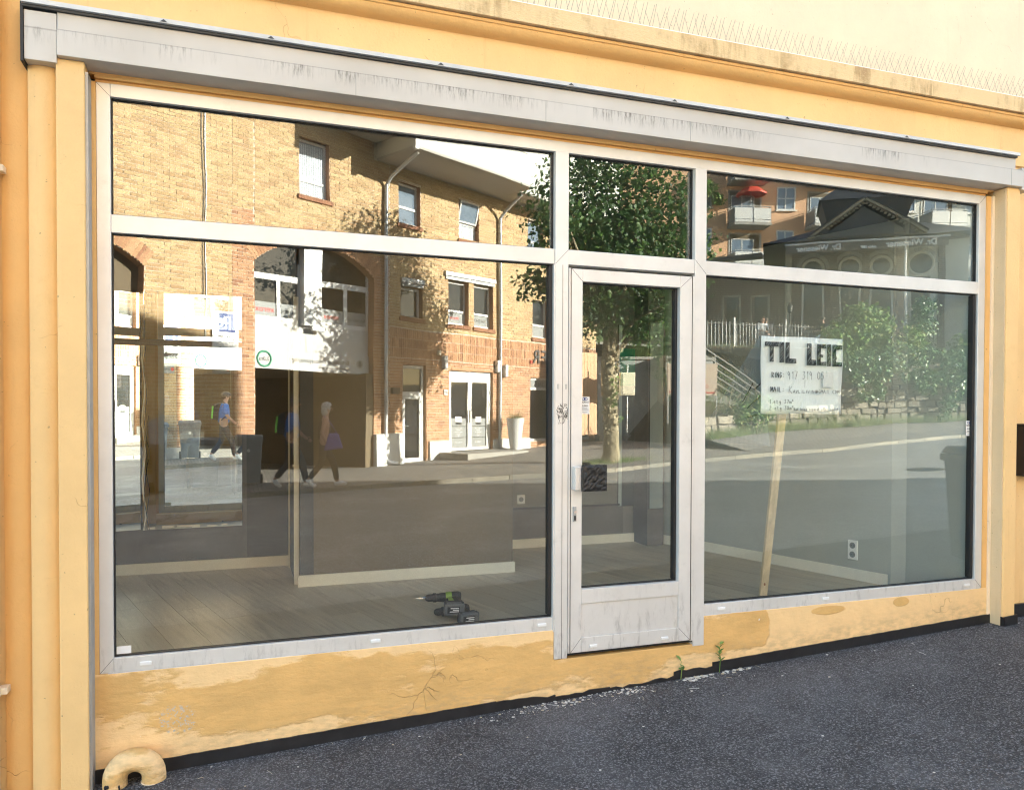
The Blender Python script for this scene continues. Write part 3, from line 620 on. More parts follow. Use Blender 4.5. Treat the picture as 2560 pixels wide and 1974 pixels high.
# bird spikes along the cornice
sp = thing('bird_spikes', 'row of thin wire bird spikes along the top of the yellow cornice', 'bird spikes', (0, -.07, 3.715))
MB().box(-.2, 6.2, -.012, .012, -.004, .003).build('spike_base', 'white_plastic', sp)
spm = [MB().tube([(0, 0, 0), (dx, dy, h)], .0011, 4).mesh('spike', 'spike_wire') for dx, dy, h in ((.022, -.03, .112), (-.018, .02, .108), (.004, -.055, .105))]
x = .9
while x < 5.6:
    for k in range(3): inst(spm[k], 'spike', sp, (x+k*.012+RND.uniform(-.004, .004), 0, 0), (RND.uniform(-.06, .06), RND.uniform(-.07, .07), 0))
    x += .062
# black letter box on the neighbouring wall, seen at the right edge
lb = thing('letter_box', 'black letter box on the yellow wall at the right edge', 'letter box', (5.22, 0.012, 1.16))
MB().box(-.135, .2, -.10, 0, 0, .345).build('box', 'iron_black', lb, bevel=.004); MB().box(-.14, .2, -.115, 0, .345, .36).build('lid', 'iron_black', lb); MB().box(-.1, .17, -.104, -.1005, .27, .29).build('slot', 'steel', lb)
# stickers on the glass
def alarm(x0, x1, z0, z1, y, where):
    t = thing('alarm_sticker', 'white alarm sticker with an eye emblem '+where, 'sticker', (x0, y, z0)); w, h = x1-x0, z1-z0
    MB().box(0, w, -.0006, 0, 0, h).build('card', 'white_plastic', t)
    MB().tube([(w/2+.19*w*math.cos(a)*1.5, -.0012, h*.87+.075*h*math.sin(a)) for a in [i*math.pi/8 for i in range(17)]], .0018*w/.06, 4).build('emblem', 'ink_blue', t); MB().ball((w/2, -.001, h*.87), (w*.09, .0006, w*.09), 8, 6).build('emblem_dot', 'ink_blue', t)
    text('brand_line', 'NOKAS', w*.25, 'ink', t, (w/2, -.001, h*.64), align='CENTER'); text('alarm_line', 'ALARM', w*.20, 'ink', t, (w/2, -.001, h*.44), align='CENTER')
    for k, (q, ww) in enumerate(((.31, .56), (.235, .78), (.08, .6))): MB().box(w/2-w*ww/2, w/2+w*ww/2, -.0011, -.0007, h*q, h*(q+.035)).build('small_print', 'film_grey', t)
alarm(1.7775, 1.836, 1.584, 1.679, .0272, 'on the glass door above its black pull plate'); alarm(4.636, 4.690, 1.440, 1.541, .0292, 'at the right edge of the right window')
t = tag(MB().box(-.528, -.468, .0288, .0298, .487, .522).build('paper_label', 'white_plastic'), 'small white label in the bottom left corner of the left pane', 'label')
# weeds at the foot of the wall
def weed(x, h, n, seed, label):
    r_ = random.Random(seed); z0 = G(x)+.03
    t = thing('weed', label, 'weed', (x, -.03, z0)); stem = [(0, 0, -.03), (.004, -.004, h*.4), (-.003, -.003, h*.75), (.004, 0, h)]
    MB().tube(stem, [.003, .0026, .002, .0012], 5).build('stem', 'leaf_hedge', t)
    me = MB()
    me.add([(0, 0, 0), (.015, .012, .006), (.036, .014, .004), (.058, 0, -.004), (.036, -.014, .004), (.015, -.012, .006), (.03, 0, -.001)], [(0, 1, 6), (1, 2, 6), (2, 3, 6), (3, 4, 6), (4, 5, 6), (5, 0, 6)]); me = me.mesh('leaf', 'leaf_hedge')
    for i in range(n):
        z = h*(.25+.75*i/(n-1)); s = r_.uniform(.55, .9); inst(me, 'leaf', t, (0, -.003, z), (r_.uniform(-.6, .3), r_.uniform(-.9, -.1), r_.choice([-1, 0, 1, 3.1, 2.2, -2.4])+r_.uniform(-.4, .4)), (s, s, s))
weed(2.655, .135, 8, 2, 'taller leafy green weed growing out of the wall foot right of the door'); weed(2.395, .075, 4, 6, 'small two leaved green weed below the door threshold')
# crumbs of plaster and paint on the asphalt
mb = MB(); rg = random.Random(12)
def crumb(x, y, s):
    z = G(x)+.001; n = rg.randint(5, 7); a0 = rg.uniform(0, 6); pt = [(x+s*rg.uniform(.6, 1.1)*math.cos(a0+6.283*i/n), y+s*.75*rg.uniform(.6, 1.1)*math.sin(a0+6.283*i/n), z) for i in range(n)]
    mb.prism(pt, (0, 0, s*.3))
for _ in range(13):
    cx_, cy_ = rg.uniform(1.2, 2.3), -.02-abs(rg.gauss(0, .05)); sp_ = rg.uniform(.02, .07)
    for i in range(rg.randint(8, 26)): crumb(cx_+rg.gauss(0, sp_*1.6), min(-.02, cy_+rg.gauss(0, sp_*.5)), rg.choice((.0025, .003, .004, .006, .009)))
for _ in range(7):
    cx_ = rg.uniform(2.42, 2.82)
    for i in range(rg.randint(6, 20)): crumb(cx_+rg.gauss(0, .03), -.03-abs(rg.gauss(0, .018)), rg.choice((.003, .005, .008, .013)))
for i in range(60): crumb(rg.uniform(-.3, 5), -.05-rg.random()**2*2.4, rg.uniform(.003, .008))
tag(mb.build('plaster_crumbs', 'crumbs', kind='stuff'), 'white crumbs of plaster and paint scattered along the foot of the wall', 'crumbs')

rg = random.Random(91); mb = MB()      # chippings standing proud of the worn asphalt
for i in range(11000):
    y = -.03-2.3*rg.random()**1.2; x = rg.uniform(-1.0, 5.6); z = G(x); r_ = rg.choice((.0028, .0035, .0045, .006))*rg.uniform(.8, 1.2); a = rg.uniform(0, 1.6); c_, s_ = math.cos(a)*r_, math.sin(a)*r_; q = rg.uniform(.6, .9); h = r_*rg.uniform(.25, .7)
    mb.add([(x+c_, y+s_, z-.001), (x-s_*q, y+c_*q, z-.001), (x-c_, y-s_, z-.001), (x+s_*q, y-c_*q, z-.001), (x+rg.uniform(-.3, .3)*r_, y+rg.uniform(-.3, .3)*r_, z+h)], [(0, 1, 4), (1, 2, 4), (2, 3, 4), (3, 0, 4)])
tag(mb.build('asphalt_chippings', 'chippings', kind='stuff'), 'grey stone chippings standing proud of the dark asphalt', 'chippings')
mb = MB()                               # leaf litter and twigs blown against the wall
for i in range(46):
    x = rg.choice((rg.gauss(1.9, .35), rg.gauss(2.6, .15), rg.uniform(-.2, 4.8))); y = -.03-abs(rg.gauss(0, .12)); z = G(x)+.004; a = rg.uniform(0, 3.1); l = rg.uniform(.008, .03); dx, dy = math.cos(a)*l, math.sin(a)*l
    if rg.random() < .5: mb.tube([(x-dx, y-dy, z), (x+dx*.2, y, z+.003), (x+dx, y+dy, z)], .0011, 4)
    else: mb.add([(x-dx*.5, y-dy*.5, z), (x-dy*.3, y+dx*.3, z+.004), (x+dx*.5, y+dy*.5, z+.001), (x+dy*.3, y-dx*.3, z+.003)], [(0, 1, 2), (0, 2, 3)])
tag(mb.build('leaf_litter', 'crumbs', kind='stuff'), 'dry twigs and leaf scraps lying along the foot of the wall', 'litter')
# ================================================================== INTERIOR OF THE SHOP
FZ = .30
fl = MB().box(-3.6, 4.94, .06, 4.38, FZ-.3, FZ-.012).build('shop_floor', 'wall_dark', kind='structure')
pa = rad(-16.2); pd = Vector((math.sin(-pa), -math.cos(pa), 0)); pw = Vector((math.cos(pa), math.sin(-pa)*1, 0))
pw = Vector((-pd.y, pd.x, 0)); PWID, PLEN = .192, 1.29
pme = MB().box(0.001, PWID-.001, .001, PLEN-.001, -.012, 0).mesh('plank', 'laminate')
ang = math.atan2(pw.y, pw.x); org = Vector((.6, 1.6, FZ))
for i in range(-30, 31):
    sh = RND.random()*PLEN
    for j in range(-4, 5):
        o = org + pw*(i*PWID) - pd*(j*PLEN+sh-PLEN); ctr = o + pw*PWID*.5 - pd*PLEN*.5
        ok = all(-1.65 < (o+pw*a-pd*b).x < 4.82 and .075 < (o+pw*a-pd*b).y < 3.5 for a, b in ((0, 0), (PWID, 0), (0, PLEN), (PWID, PLEN)))
        if ok: inst(pme, 'plank', fl, o, (0, 0, ang))
        elif -1.9 < ctr.x < 4.9 and -.55 < ctr.y < 3.9:      # cut planks along the walls
            bm = bmesh.new(); bm.from_mesh(pme); bm.transform(Matrix.Translation(o) @ Matrix.Rotation(ang, 4, 'Z'))
            for co, no in (((0, .0625, 0), (0, -1, 0)), ((-1.7, 0, 0), (-1, 0, 0)), ((4.85, 0, 0), (1, 0, 0)), ((0, 3.5, 0), (0, 1, 0))):
                bmesh.ops.bisect_plane(bm, geom=bm.verts[:]+bm.edges[:]+bm.faces[:], plane_co=co, plane_no=no, clear_outer=True)
            if len(bm.faces):
                me = bpy.data.meshes.new('plank'); bm.transform((Matrix.Translation(o) @ Matrix.Rotation(ang, 4, 'Z')).inverted()); bm.to_mesh(me); me.materials.append(M['laminate']); inst(me, 'plank', fl, o, (0, 0, ang))
            bm.free()
MB().box(-3.6, 4.94, .062, 4.38, 3.02, 3.3).build('shop_ceiling', 'ceiling_dimmed', kind='structure')
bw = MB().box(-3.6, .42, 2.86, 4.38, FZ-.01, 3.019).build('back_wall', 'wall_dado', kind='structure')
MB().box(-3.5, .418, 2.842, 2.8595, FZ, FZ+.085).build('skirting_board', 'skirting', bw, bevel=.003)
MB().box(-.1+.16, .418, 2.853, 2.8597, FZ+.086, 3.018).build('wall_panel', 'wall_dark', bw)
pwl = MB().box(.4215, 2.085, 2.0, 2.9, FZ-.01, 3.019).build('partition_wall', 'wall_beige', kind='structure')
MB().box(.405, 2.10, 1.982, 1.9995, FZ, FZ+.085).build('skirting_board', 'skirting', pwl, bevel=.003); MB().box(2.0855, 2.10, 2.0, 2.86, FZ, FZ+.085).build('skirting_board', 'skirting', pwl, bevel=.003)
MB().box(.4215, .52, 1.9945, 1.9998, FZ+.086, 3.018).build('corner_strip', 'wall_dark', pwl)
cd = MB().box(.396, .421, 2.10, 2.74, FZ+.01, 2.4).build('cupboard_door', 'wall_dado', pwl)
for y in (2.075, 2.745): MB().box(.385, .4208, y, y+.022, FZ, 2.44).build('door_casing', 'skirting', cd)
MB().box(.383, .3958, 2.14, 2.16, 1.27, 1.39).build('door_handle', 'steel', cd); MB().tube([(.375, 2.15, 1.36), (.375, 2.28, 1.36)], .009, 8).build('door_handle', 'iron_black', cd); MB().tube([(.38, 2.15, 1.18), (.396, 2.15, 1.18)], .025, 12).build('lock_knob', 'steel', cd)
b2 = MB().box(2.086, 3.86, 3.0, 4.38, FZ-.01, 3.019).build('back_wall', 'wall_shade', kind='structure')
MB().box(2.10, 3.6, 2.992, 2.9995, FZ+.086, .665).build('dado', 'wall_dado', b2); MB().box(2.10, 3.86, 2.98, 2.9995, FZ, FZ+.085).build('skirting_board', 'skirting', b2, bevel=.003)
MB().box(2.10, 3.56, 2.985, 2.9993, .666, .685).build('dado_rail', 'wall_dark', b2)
rw = MB(); rw.prism([(4.58, .6, FZ), (4.08, 2.4, FZ), (3.87, 3.05, FZ), (4.94, 3.05, FZ), (4.94, .06, FZ), (4.7, .065, FZ), (4.64, .52, FZ)], (0, 0, 2.718))
rw = rw.build('side_wall', 'wall_grey', kind='structure')
def sk(p, q, t=.016):
    p, q = Vector(p), Vector(q); d = (q-p).normalized(); n = Vector((-d.y, d.x, 0))
    if n.x > 0: n = -n
    MB().prism([p+Vector((0, 0, FZ)), q+Vector((0, 0, FZ)), q+n*t+Vector((0, 0, FZ)), p+n*t+Vector((0, 0, FZ))], (0, 0, .085)).build('skirting_board', 'skirting', rw)
sk((4.579, .62, 0), (4.079, 2.4, 0)); sk((4.0785, 2.42, 0), (3.875, 2.98, 0))
MB().box(3.72, 3.90, 2.72, 2.999, FZ-.005, 3.0185).build('pipe_casing', 'wall_dado', kind='structure')
# mirrors
def mirror_panel(name, label, ctr, w, z0, z1, yawd, tilt, parent=None):
    t = thing(name, label, 'mirror', (ctr[0], ctr[1], z0), rad(yawd)); t.rotation_euler = (rad(tilt), 0, rad(yawd))
    MB().box(-w/2, w/2, 0, .005, 0, z1-z0).build('mirror_glass', 'mirror', t); MB().box(-w/2-.004, w/2+.004, .0052, .012, -.004, z1-z0+.004).build('backing', 'wall_dark', t); return t
ml = mirror_panel('wall_mirror', 'large lower wall mirror beside a torn black seam on the left back wall', (-.345, 2.818), .74, .655, 2.105, 2.6, .42)
mirror_panel('wall_mirror', 'lower wall mirror left of the torn black seam', (-1.0, 2.78), .56, .655, 2.105, 13.6, .42)
mu = mirror_panel('wall_mirror', 'short upper wall mirror above the dark gap on the left back wall', (-.345, 2.807), .74, 2.155, 2.52, 2.6, .42)
mirror_panel('wall_mirror', 'short upper wall mirror left of the torn seam', (-1.0, 2.77), .56, 2.155, 2.52, 13.6, .42)
rg = random.Random(31)
for k, (x0, w, mt, top) in enumerate(((-.358, .011, 'skirting', 1.448), (-.345, .006, 'iron_black', 1.448), (-.330, .004, 'iron_black', .9))):
    pts = [(x0+.012*math.sin(i*1.3+k)+rg.uniform(-.003, .003), -.0016, top*i/14) for i in range(15)]
    mb = MB(); [mb.prism([(a[0]-w/2, -.0006, a[2]), (a[0]+w/2, -.0006, a[2]), (b[0]+w/2, -.0006, b[2]), (b[0]-w/2, -.0006, b[2])], (0, -.0012-k*.0004, 0)) for a, b in zip(pts[:-1], pts[1:])]
    mb.build('seam_tape', mt, ml)
MB().box(-.362, -.342, -.0025, -.0006, .0, .27).build('seam_tape', 'iron_black', mu); MB().box(-.335, -.31, -.0025, -.0006, .2, .36).build('torn_tape', 'iron_black', mu)
mb = MB()
for i in range(6): x = -.34+i*.11; mb.box(x, x+rg.uniform(.03, .12), -.002, -.0006, rg.uniform(.0, .012), rg.uniform(.016, .03))
mb.build('glue_residue', 'skirting', ml)
mirror_panel('corner_mirror', 'narrow mirror strip on the back wall beside the corner casing', (3.63, 2.986), .17, .66, 2.45, 0, 0)
mirror_panel('corner_mirror', 'narrow mirror strip on the corner casing facing the glass door', (3.81, 2.708), .15, .66, 2.45, 4, 0)
mb = MB().box(3.56, 3.72, 2.978, 2.9815, 1.85, 2.22); tag(mb.build('green_notice', 'ink_green'), 'green notice taped to the mirror strip at the back corner', 'notice')
def socket(name, label, loc, rz):
    t = thing(name, label, 'socket', loc, rz); MB().box(-.04, .04, -.012, 0, 0, .085 if 'single' in label else .15).build('cover', 'white_plastic', t, bevel=.004)
    for z in ((.0425,) if 'single' in label else (.04, .11)): 
        MB().tube([(0, -.0135, z), (0, -.0122, z)], .024, 16).build('socket_well', 'film_grey', t)
        for dx in (-.009, .009): MB().tube([(dx, -.0145, z), (dx, -.0136, z)], .003, 8).build('pin_hole', 'ink', t)
socket('wall_socket', 'white double wall socket on the right side wall near the skirting', (4.497, .885, .455), rad(-74.5)-0)
socket('wall_socket', 'white single wall socket on the pale back wall behind the door post', (2.52, 2.999, .72), 0)
# ---- for-rent sign: paper board on a pine stick
sg = thing('rent_sign', 'hand lettered white for rent sign on a leaning pine stick inside the right window', 'sign', (3.317, .19, FZ))
sg.rotation_euler = (0, 0, 0); sx0, sx1, sz0, sz1 = -.245, .385, 1.286, 1.772
b = MB(); nx, nz = 14, 12                                                # slightly buckled sheet
for i in range(nx+1):
    for j in range(nz+1):
        u_, v_ = i/nx, j/nz; b.v.append((sx0+(sx1-sx0)*u_, -.03-.006*math.sin(u_*5.5+v_*2)*(u_*.8+.1)-.004*math.sin(v_*7+u_*3), sz0+(sz1-sz0)*v_ - .002*math.sin(u_*9)))
b.f = [(i*(nz+1)+j, (i+1)*(nz+1)+j, (i+1)*(nz+1)+j+1, i*(nz+1)+j+1) for i in range(nx) for j in range(nz)]; b.m = [0]*len(b.f)
sheet_o = b.build('board', 'sheet_paper', sg, smooth=True); so_ = sheet_o.modifiers.new('thick', 'SOLIDIFY'); so_.thickness = .003; so_.offset = 1
MB().hexa([(.115, .43, 0), (.175, .43, 0), (.175, .452, 0), (.115, .452, 0), (-.055, -.018, 1.62), (.005, -.018, 1.62), (.005, .004, 1.62), (-.055, .004, 1.62)]).build('stick', 'pine', sg, bevel=.002)
MB().ball((.13, .40, .1), (.008, .004, .01), 8, 6).build('knot', 'brick_sill', sg)
inkm = MB()
ypl = -.0475
def stroke(pts, w=.0022):
    w *= 1.2
    for a, b_ in zip(pts[:-1], pts[1:]):
        a, b_ = Vector((a[0], ypl, a[1])), Vector((b_[0], ypl, b_[1])); d = b_-a
        if d.length < 1e-6: continue
        n = Vector((-d.z, 0, d.x)).normalized()*w/2; e = d.normalized()*w*.3
        inkm.prism([a-e-n, a-e+n, b_+e+n, b_+e-n], (0, -.0008, 0))
rg = random.Random(17)
def blockrect(x, z, w, h):
    j = lambda: rg.uniform(-.002, .002); c = [(x+j(), z+j()), (x+w+j(), z+j()), (x+w+j(), z+h+j()), (x+j(), z+h+j())]
    stroke(c+[c[0]], .0019); t = -h*.8; 
    while t < w+h:                                                       # diagonal hatching, clipped to the rectangle
        a = (t, 0); bb = (t+h*.8, h); pts = []
        p0 = [max(0, min(w, t)), 0]; 
        if t < 0: p0 = [0, -t/.8]
        p1 = [t+h*.8, h]
        if p1[0] > w: p1 = [w, (w-t)/.8]
        if 0 <= p0[1] < h and p1[1] > p0[1] and p0[0] <= w:
            stroke([(x+p0[0]+j()*.6, z+p0[1]), (x+p1[0]+j()*.6, z+p1[1])], rg.uniform(.0018, .0034))
        t += rg.uniform(.0042, .0066)
k = .63/1475; kz = .486/1415; ox, oz = sx0, sz1; pxr = lambda x, y, w, h: blockrect(ox+(x-110)*k, oz-(y-85+h)*kz, w*k, h*kz)
for r in ((150, 195, 245, 72), (238, 268, 64, 280), (412, 195, 72, 360), (515, 195, 68, 370), (584, 490, 120, 76), (905, 205, 74, 390), (980, 500, 85, 96), (1090, 205, 62, 385), (1153, 205, 100, 66), (1153, 400, 40, 45), (1153, 535, 100, 60), (1275, 205, 64, 400), (1375, 210, 60, 395), (1436, 210, 115, 80), (1436, 430, 15, 40), (1436, 535, 115, 68)): pxr(*r)
F1 = {'0': [[(.5, 1), (.1, .75), (.1, .25), (.5, 0), (.9, .25), (.9, .75), (.5, 1)]], '1': [[(.2, .8), (.5, 1), (.5, 0)]], '2': [[(.1, .8), (.5, 1), (.85, .75), (.1, 0), (.9, 0)]], '3': [[(.1, 1), (.8, 1), (.4, .58), (.85, .35), (.5, 0), (.05, .08)]],
 '5': [[(.9, 1), (.3, 1), (.2, .55), (.7, .55), (.8, .2), (.4, 0), (.05, .1)]], '7': [[(.05, 1), (.85, 1), (.4, 0)], [(.25, .5), (.75, .5)]], '8': [[(.5, .55), (.15, .78), (.5, 1), (.85, .78), (.15, .2), (.5, 0), (.85, .2), (.5, .55)]], '9': [[(.8, .75), (.4, 1), (.15, .75), (.45, .5), (.8, .75), (.75, 0)]],
 'A': [[(0, 0), (.5, 1), (1, 0)], [(.2, .4), (.8, .4)]], 'C': [[(.9, .85), (.5, 1), (.1, .5), (.5, 0), (.9, .15)]], 'E': [[(.9, 1), (.1, 1), (.1, 0), (.9, 0)], [(.1, .5), (.7, .5)]], 'G': [[(.9, .85), (.5, 1), (.1, .5), (.5, 0), (.9, .2), (.9, .45), (.55, .45)]], 'I': [[(.5, 1), (.5, 0)]], 'K': [[(.1, 1), (.1, 0)], [(.9, 1), (.15, .45), (.9, 0)]], 'L': [[(.1, 1), (.1, 0), (.8, 0)]],
 'M': [[(0, 0), (.15, 1), (.5, .3), (.85, 1), (1, 0)]], 'N': [[(.1, 0), (.1, 1), (.9, 0), (.9, 1)]], 'O': [[(.5, 1), (.1, .5), (.5, 0), (.9, .5), (.5, 1)]], 'R': [[(.1, 0), (.1, 1), (.7, .95), (.75, .6), (.1, .5), (.9, 0)]], 'V': [[(.05, 1), (.5, 0), (.95, 1)]],
 '@': [[(.7, .35), (.45, .65), (.3, .4), (.6, .3), (.75, .65), (.8, .3), (1, .5), (.7, .95), (.2, .85), (.05, .4), (.35, 0), (.9, .08)]], '.': [[(.4, 0), (.5, .06)]], ':': [[(.4, .15), (.5, .22)], [(.4, .6), (.5, .67)]], '-': [[(.1, .35), (.7, .4)]],
 'e': [[(.15, .3), (.8, .35), (.5, .6), (.15, .3), (.45, 0), (.8, .1)]], 't': [[(.4, .95), (.4, .05), (.7, 0)], [(.1, .6), (.75, .6)]], 'g': [[(.8, .5), (.4, .6), (.2, .3), (.5, .1), (.8, .5), (.75, -.3), (.3, -.3)]], 'm': [[(.05, 0), (.05, .55), (.4, .5), (.45, 0)], [(.45, .5), (.85, .5), (.9, 0)]], 'n': [[(.1, 0), (.1, .55), (.6, .55), (.7, 0)]],
 'a': [[(.8, .5), (.4, .6), (.15, .25), (.45, 0), (.8, .5), (.85, 0)]], 'l': [[(.4, 1), (.35, 0), (.6, 0)]], 'i': [[(.4, .55), (.45, 0)], [(.4, .8), (.45, .85)]], 's': [[(.8, .55), (.3, .55), (.3, .35), (.75, .25), (.6, 0), (.15, .05)]], 'p': [[(.2, .55), (.2, -.35)], [(.2, .5), (.7, .55), (.7, .1), (.2, .1)]], 'r': [[(.2, 0), (.2, .55)], [(.2, .4), (.7, .55)]], '\u00b2': [[(.1, .95), (.5, 1.05), (.1, .65), (.6, .65)]]}
def write(s, x, z, h, w, sp=1.25, wd=.0017):
    cx = x
    for ch in s:
        if ch != ' ':
            for st in F1[ch]: stroke([(cx+(p[0]+rg.uniform(-.06, .06))*w, z+(p[1]+rg.uniform(-.04, .04))*h) for p in st], wd)
        cx += w*sp*(.75 if ch in 'I1il.:' else 1)
Q = lambda x, y: (ox+(x-110)*k, oz-(y-85)*kz)
for s, x, y, h, w in (('RING:', 268, 838, 95, 40), ('RING:', 275, 834, 88, 40), ('917 319 05', 548, 862, 140, 58), ('MAIL:', 248, 1098, 88, 44), ('MAIL:', 255, 1093, 82, 44), ('K', 578, 1118, 120, 60), ('AVLILIVING', 655, 1116, 52, 38), ('@GMAIL.COM', 1068, 1118, 62, 38), ('1.etg 37m\u00b2', 235, 1310, 70, 38), ('2 etg 38m\u00b2 - ', 235, 1425, 66, 36), ('Kan leies separat eller samlet', 672, 1440, 52, 23)):
    q = Q(x, y); write(s, q[0], q[1], h*kz, w*k)
q = Q(868, 1020); stroke([q, (q[0], q[1]+.052)], .0008)
inkm.build('lettering', 'ink', sg)
q = Q(1200, 1000); MB().box(q[0], q[0]+.083, -.0474, -.0440, q[1], q[1]+.095).build('paper_patch', 'white_plastic', sg)
# second grey sheet propped behind the sign like a tent
tp = thing('folded_placard', 'grey translucent folded placard slanting back behind the rent sign', 'placard', (3.085, .19, 0))
MB().prism([(0, 0, 2.075), (-.16, .36, 1.50), (-.10, .34, 1.40), (.10, .02, 1.38)], (.004, .006, 0)).build('sheet', 'film_grey', tp)
for a, b_ in (((-.03, .08, 1.62), (.03, .03, 1.70)), ((-.05, .1, 1.66), (-.01, .05, 1.78)), ((.0, .05, 1.74), (.05, .01, 1.80)), ((-.04, .09, 1.56), (.02, .04, 1.58))):
    MB().tube([a, b_], .003, 4).build('marker_stroke', 'ink', tp)
# ---- cordless tools on the floor
def drill(label, loc, rz, roll, sc, bit):
    t = thing('cordless_drill', label, 'drill', loc, rz); t.rotation_euler = (roll, 0, rz); t.scale = (sc, sc, sc)
    # local: barrel along -x, grip downwards (-z), battery at its foot; lies on its side
    body = MB().lathe([(.012, -.085), (.026, -.08), (.031, -.04), (.033, .02), (.034, .06), (.028, .075), (.012, .08)], n=20)
    body.v = [(v[2], v[0], v[1]) for v in body.v]; body.build('motor_housing', 'drill_black', t, smooth=True)
    st_ = MB().lathe([(.0335, -.02), (.0352, -.012), (.0356, .012), (.034, .02)], n=20); st_.v = [(v[2], v[0], v[1]) for v in st_.v]; st_.build('green_band', 'drill_green', t, smooth=True)
    cap = MB().lathe([(.0345, .02), (.0365, .03), (.0365, .066), (.029, .084), (.01, .086)], n=20); cap.v = [(v[2], v[0], v[1]) for v in cap.v]; cap.build('rear_cap', 'drill_black', t, smooth=True)
    ch = MB().lathe([(.030, -.082), (.031, -.10), (.024, -.108), (.024, -.135), (.018, -.150), (.008, -.157)], n=20); ch.v = [(v[2], v[0], v[1]) for v in ch.v]; ch.build('chuck', 'drill_black', t, smooth=True)
    if bit:
        MB().tube([(-.155, 0, 0), (-.172, 0, 0)], .0105, 12).build('chuck_jaws', 'steel', t); MB().tube([(-.17, 0, 0), (-.205, 0, 0), (-.222, 0, 0)], [.005, .005, .0015], 8).build('bit', 'steel', t)
    MB().hexa([(.015, -.017, -.13), (.062, -.017, -.13), (.062, .017, -.13), (.015, .017, -.13), (-.012, -.019, -.02), (.045, -.019, -.02), (.045, .019, -.02), (-.012, .019, -.02)]).build('grip', 'drill_green', t, bevel=.007)
    MB().hexa([(.03, -.019, -.12), (.066, -.019, -.12), (.066, .019, -.12), (.03, .019, -.12), (.012, -.0205, -.03), (.049, -.0205, -.03), (.049, .0205, -.03), (.012, .0205, -.03)]).build('grip_rubber', 'drill_black', t, bevel=.006)
    MB().box(-.022, -.006, -.009, .009, -.062, -.034).build('trigger', 'drill_black', t, bevel=.003)
    MB().box(-.045, .075, -.036, .036, -.162, -.13).build('battery_mount', 'drill_black', t, bevel=.006)
    bt = MB().box(-.05, .082, -.04, .04, -.208, -.1625).build('battery', 'drill_grey', t, bevel=.008)
    MB().box(-.03, .05, -.022, .022, -.2092, -.2078).build('battery_label', 'ink', bt)
    for yy, l in ((-.012, .055), (.0, .04), (.011, .06)): MB().box(.045-l, .045, yy-.0028, yy+.0028, -.2098, -.2093).build('label_print', 'ink_white', bt)
    for x in (-.045, .062): MB().box(x, x+.012, -.0412, .0412, -.2, -.17).build('battery_rib', 'drill_black', bt)
    return t
drill('green and black cordless drill lying on its side with a bit in its chuck', (1.255, .88, FZ+.115), rad(-8), rad(-80), .95, True)
drill('green and black cordless driver without a bit, in front of the drill', (1.295, .83, FZ+.042), rad(5), rad(-86), .95, False)
tag(MB().tube([(.06, .20, FZ+.005), (.066, .215, FZ+.006), (.064, .232, FZ+.005)], .005, 8).build('plug_scrap', 'ink'), 'small black scrap lying on the floor near the left pane', 'scrap')

# ================================================================== ACROSS THE STREET: brick building
# local frame of the brick house: x along its front, y out towards the street, z up
BZ = lambda s, off=0: G(6.2+.866*s+.5*off)+PV
brick = thing('brick_building', 'yellow and red brick office building with an arched gateway and white overhanging upper floor', 'building', (6.2, -17.32, 0), rad(-30))
B = lambda mb, name, mat, **k: mb.build(name, mat, brick, **k)
ARC = [(-6.77, -3.48, 4.92, 2.6), (-12.4, -9.18, 4.42, 2.6)]             # s0, s1, springing, radius
HOLES = [(-6.77, -3.48, -1, 4.92), (-12.4, -9.18, 3.86, 4.42), (-2.5, -1.65, -1, 2.82), (-.78, .98, -1, 2.77), (-2.55, -1.77, 4.04, 4.95), (-.82, -.03, 4.0, 5.3), (.2, 1.0, 4.0, 5.3),
         (-5.6, -4.79, 6.56, 7.9), (-2.65, -1.86, 6.46, 7.56), (-.42, .38, 6.41, 7.56), (2.79, 6.2, .6, 2.66), (2.86, 3.7, 3.9, 5.1), (2.6, 3.4, 6.4, 7.56)]
def blocked(z):
    iv = [(a, b) for a, b, c, d in HOLES if c < z < d]
    for a, b, zs, r in ARC:
        w = (b-a)/2; h = z-zs
        if 0 <= h:
            q = r*r-(h+math.sqrt(r*r-w*w))**2
            if q > 0: x = min(w, math.sqrt(q)); iv.append(((a+b)/2-x, (a+b)/2+x))
    return sorted(iv)
def spans(a, b, z):
    out = []; x = a
    for p, q in blocked(z):
        if q <= x or p >= b: continue
        if p > x: out.append((x, min(p, b)))
        x = max(x, q)
    if x < b: out.append((x, b))
    return out
ycells, rcells = [], []
def courses(s0, s1, z0, z1, lst, cw=.25, chh=.0765, bond=True):
    n = round((z1-z0)/chh)
    for i in range(n):
        za = z0+i*chh
        for a, b in spans(s0, s1, za+chh/2):
            o = (cw/2 if i % 2 else 0) if bond else 0
            x = a-((a-s0-o) % cw)
            while x < b:
                p, q = max(a, x), min(b, x+cw)
                if q-p > .035: lst.append((p+.006, q-.006, za+.006, za+chh-.006))
                x += cw
Z3 = 2.99
courses(-12.4, -7.30, -.25, 8.99, ycells); courses(-7.30, -6.77, -.25, 5.95, rcells); courses(-7.30, -6.77, 5.95, 8.99, ycells)
courses(-6.77, -3.48, 5.5, 8.99, ycells); courses(-6.77, -3.48, 4.92, 5.5, rcells); 
courses(-3.48, -2.95, .0, 5.5, rcells); courses(-3.48, -2.95, 5.5, 7.9, ycells)
courses(-2.95, 6.4, .3, Z3, rcells); courses(-2.95, 6.4, Z3, Z3+.76, rcells, .0765, .2533, False); courses(-2.95, 6.4, 3.77, 7.9, ycells)
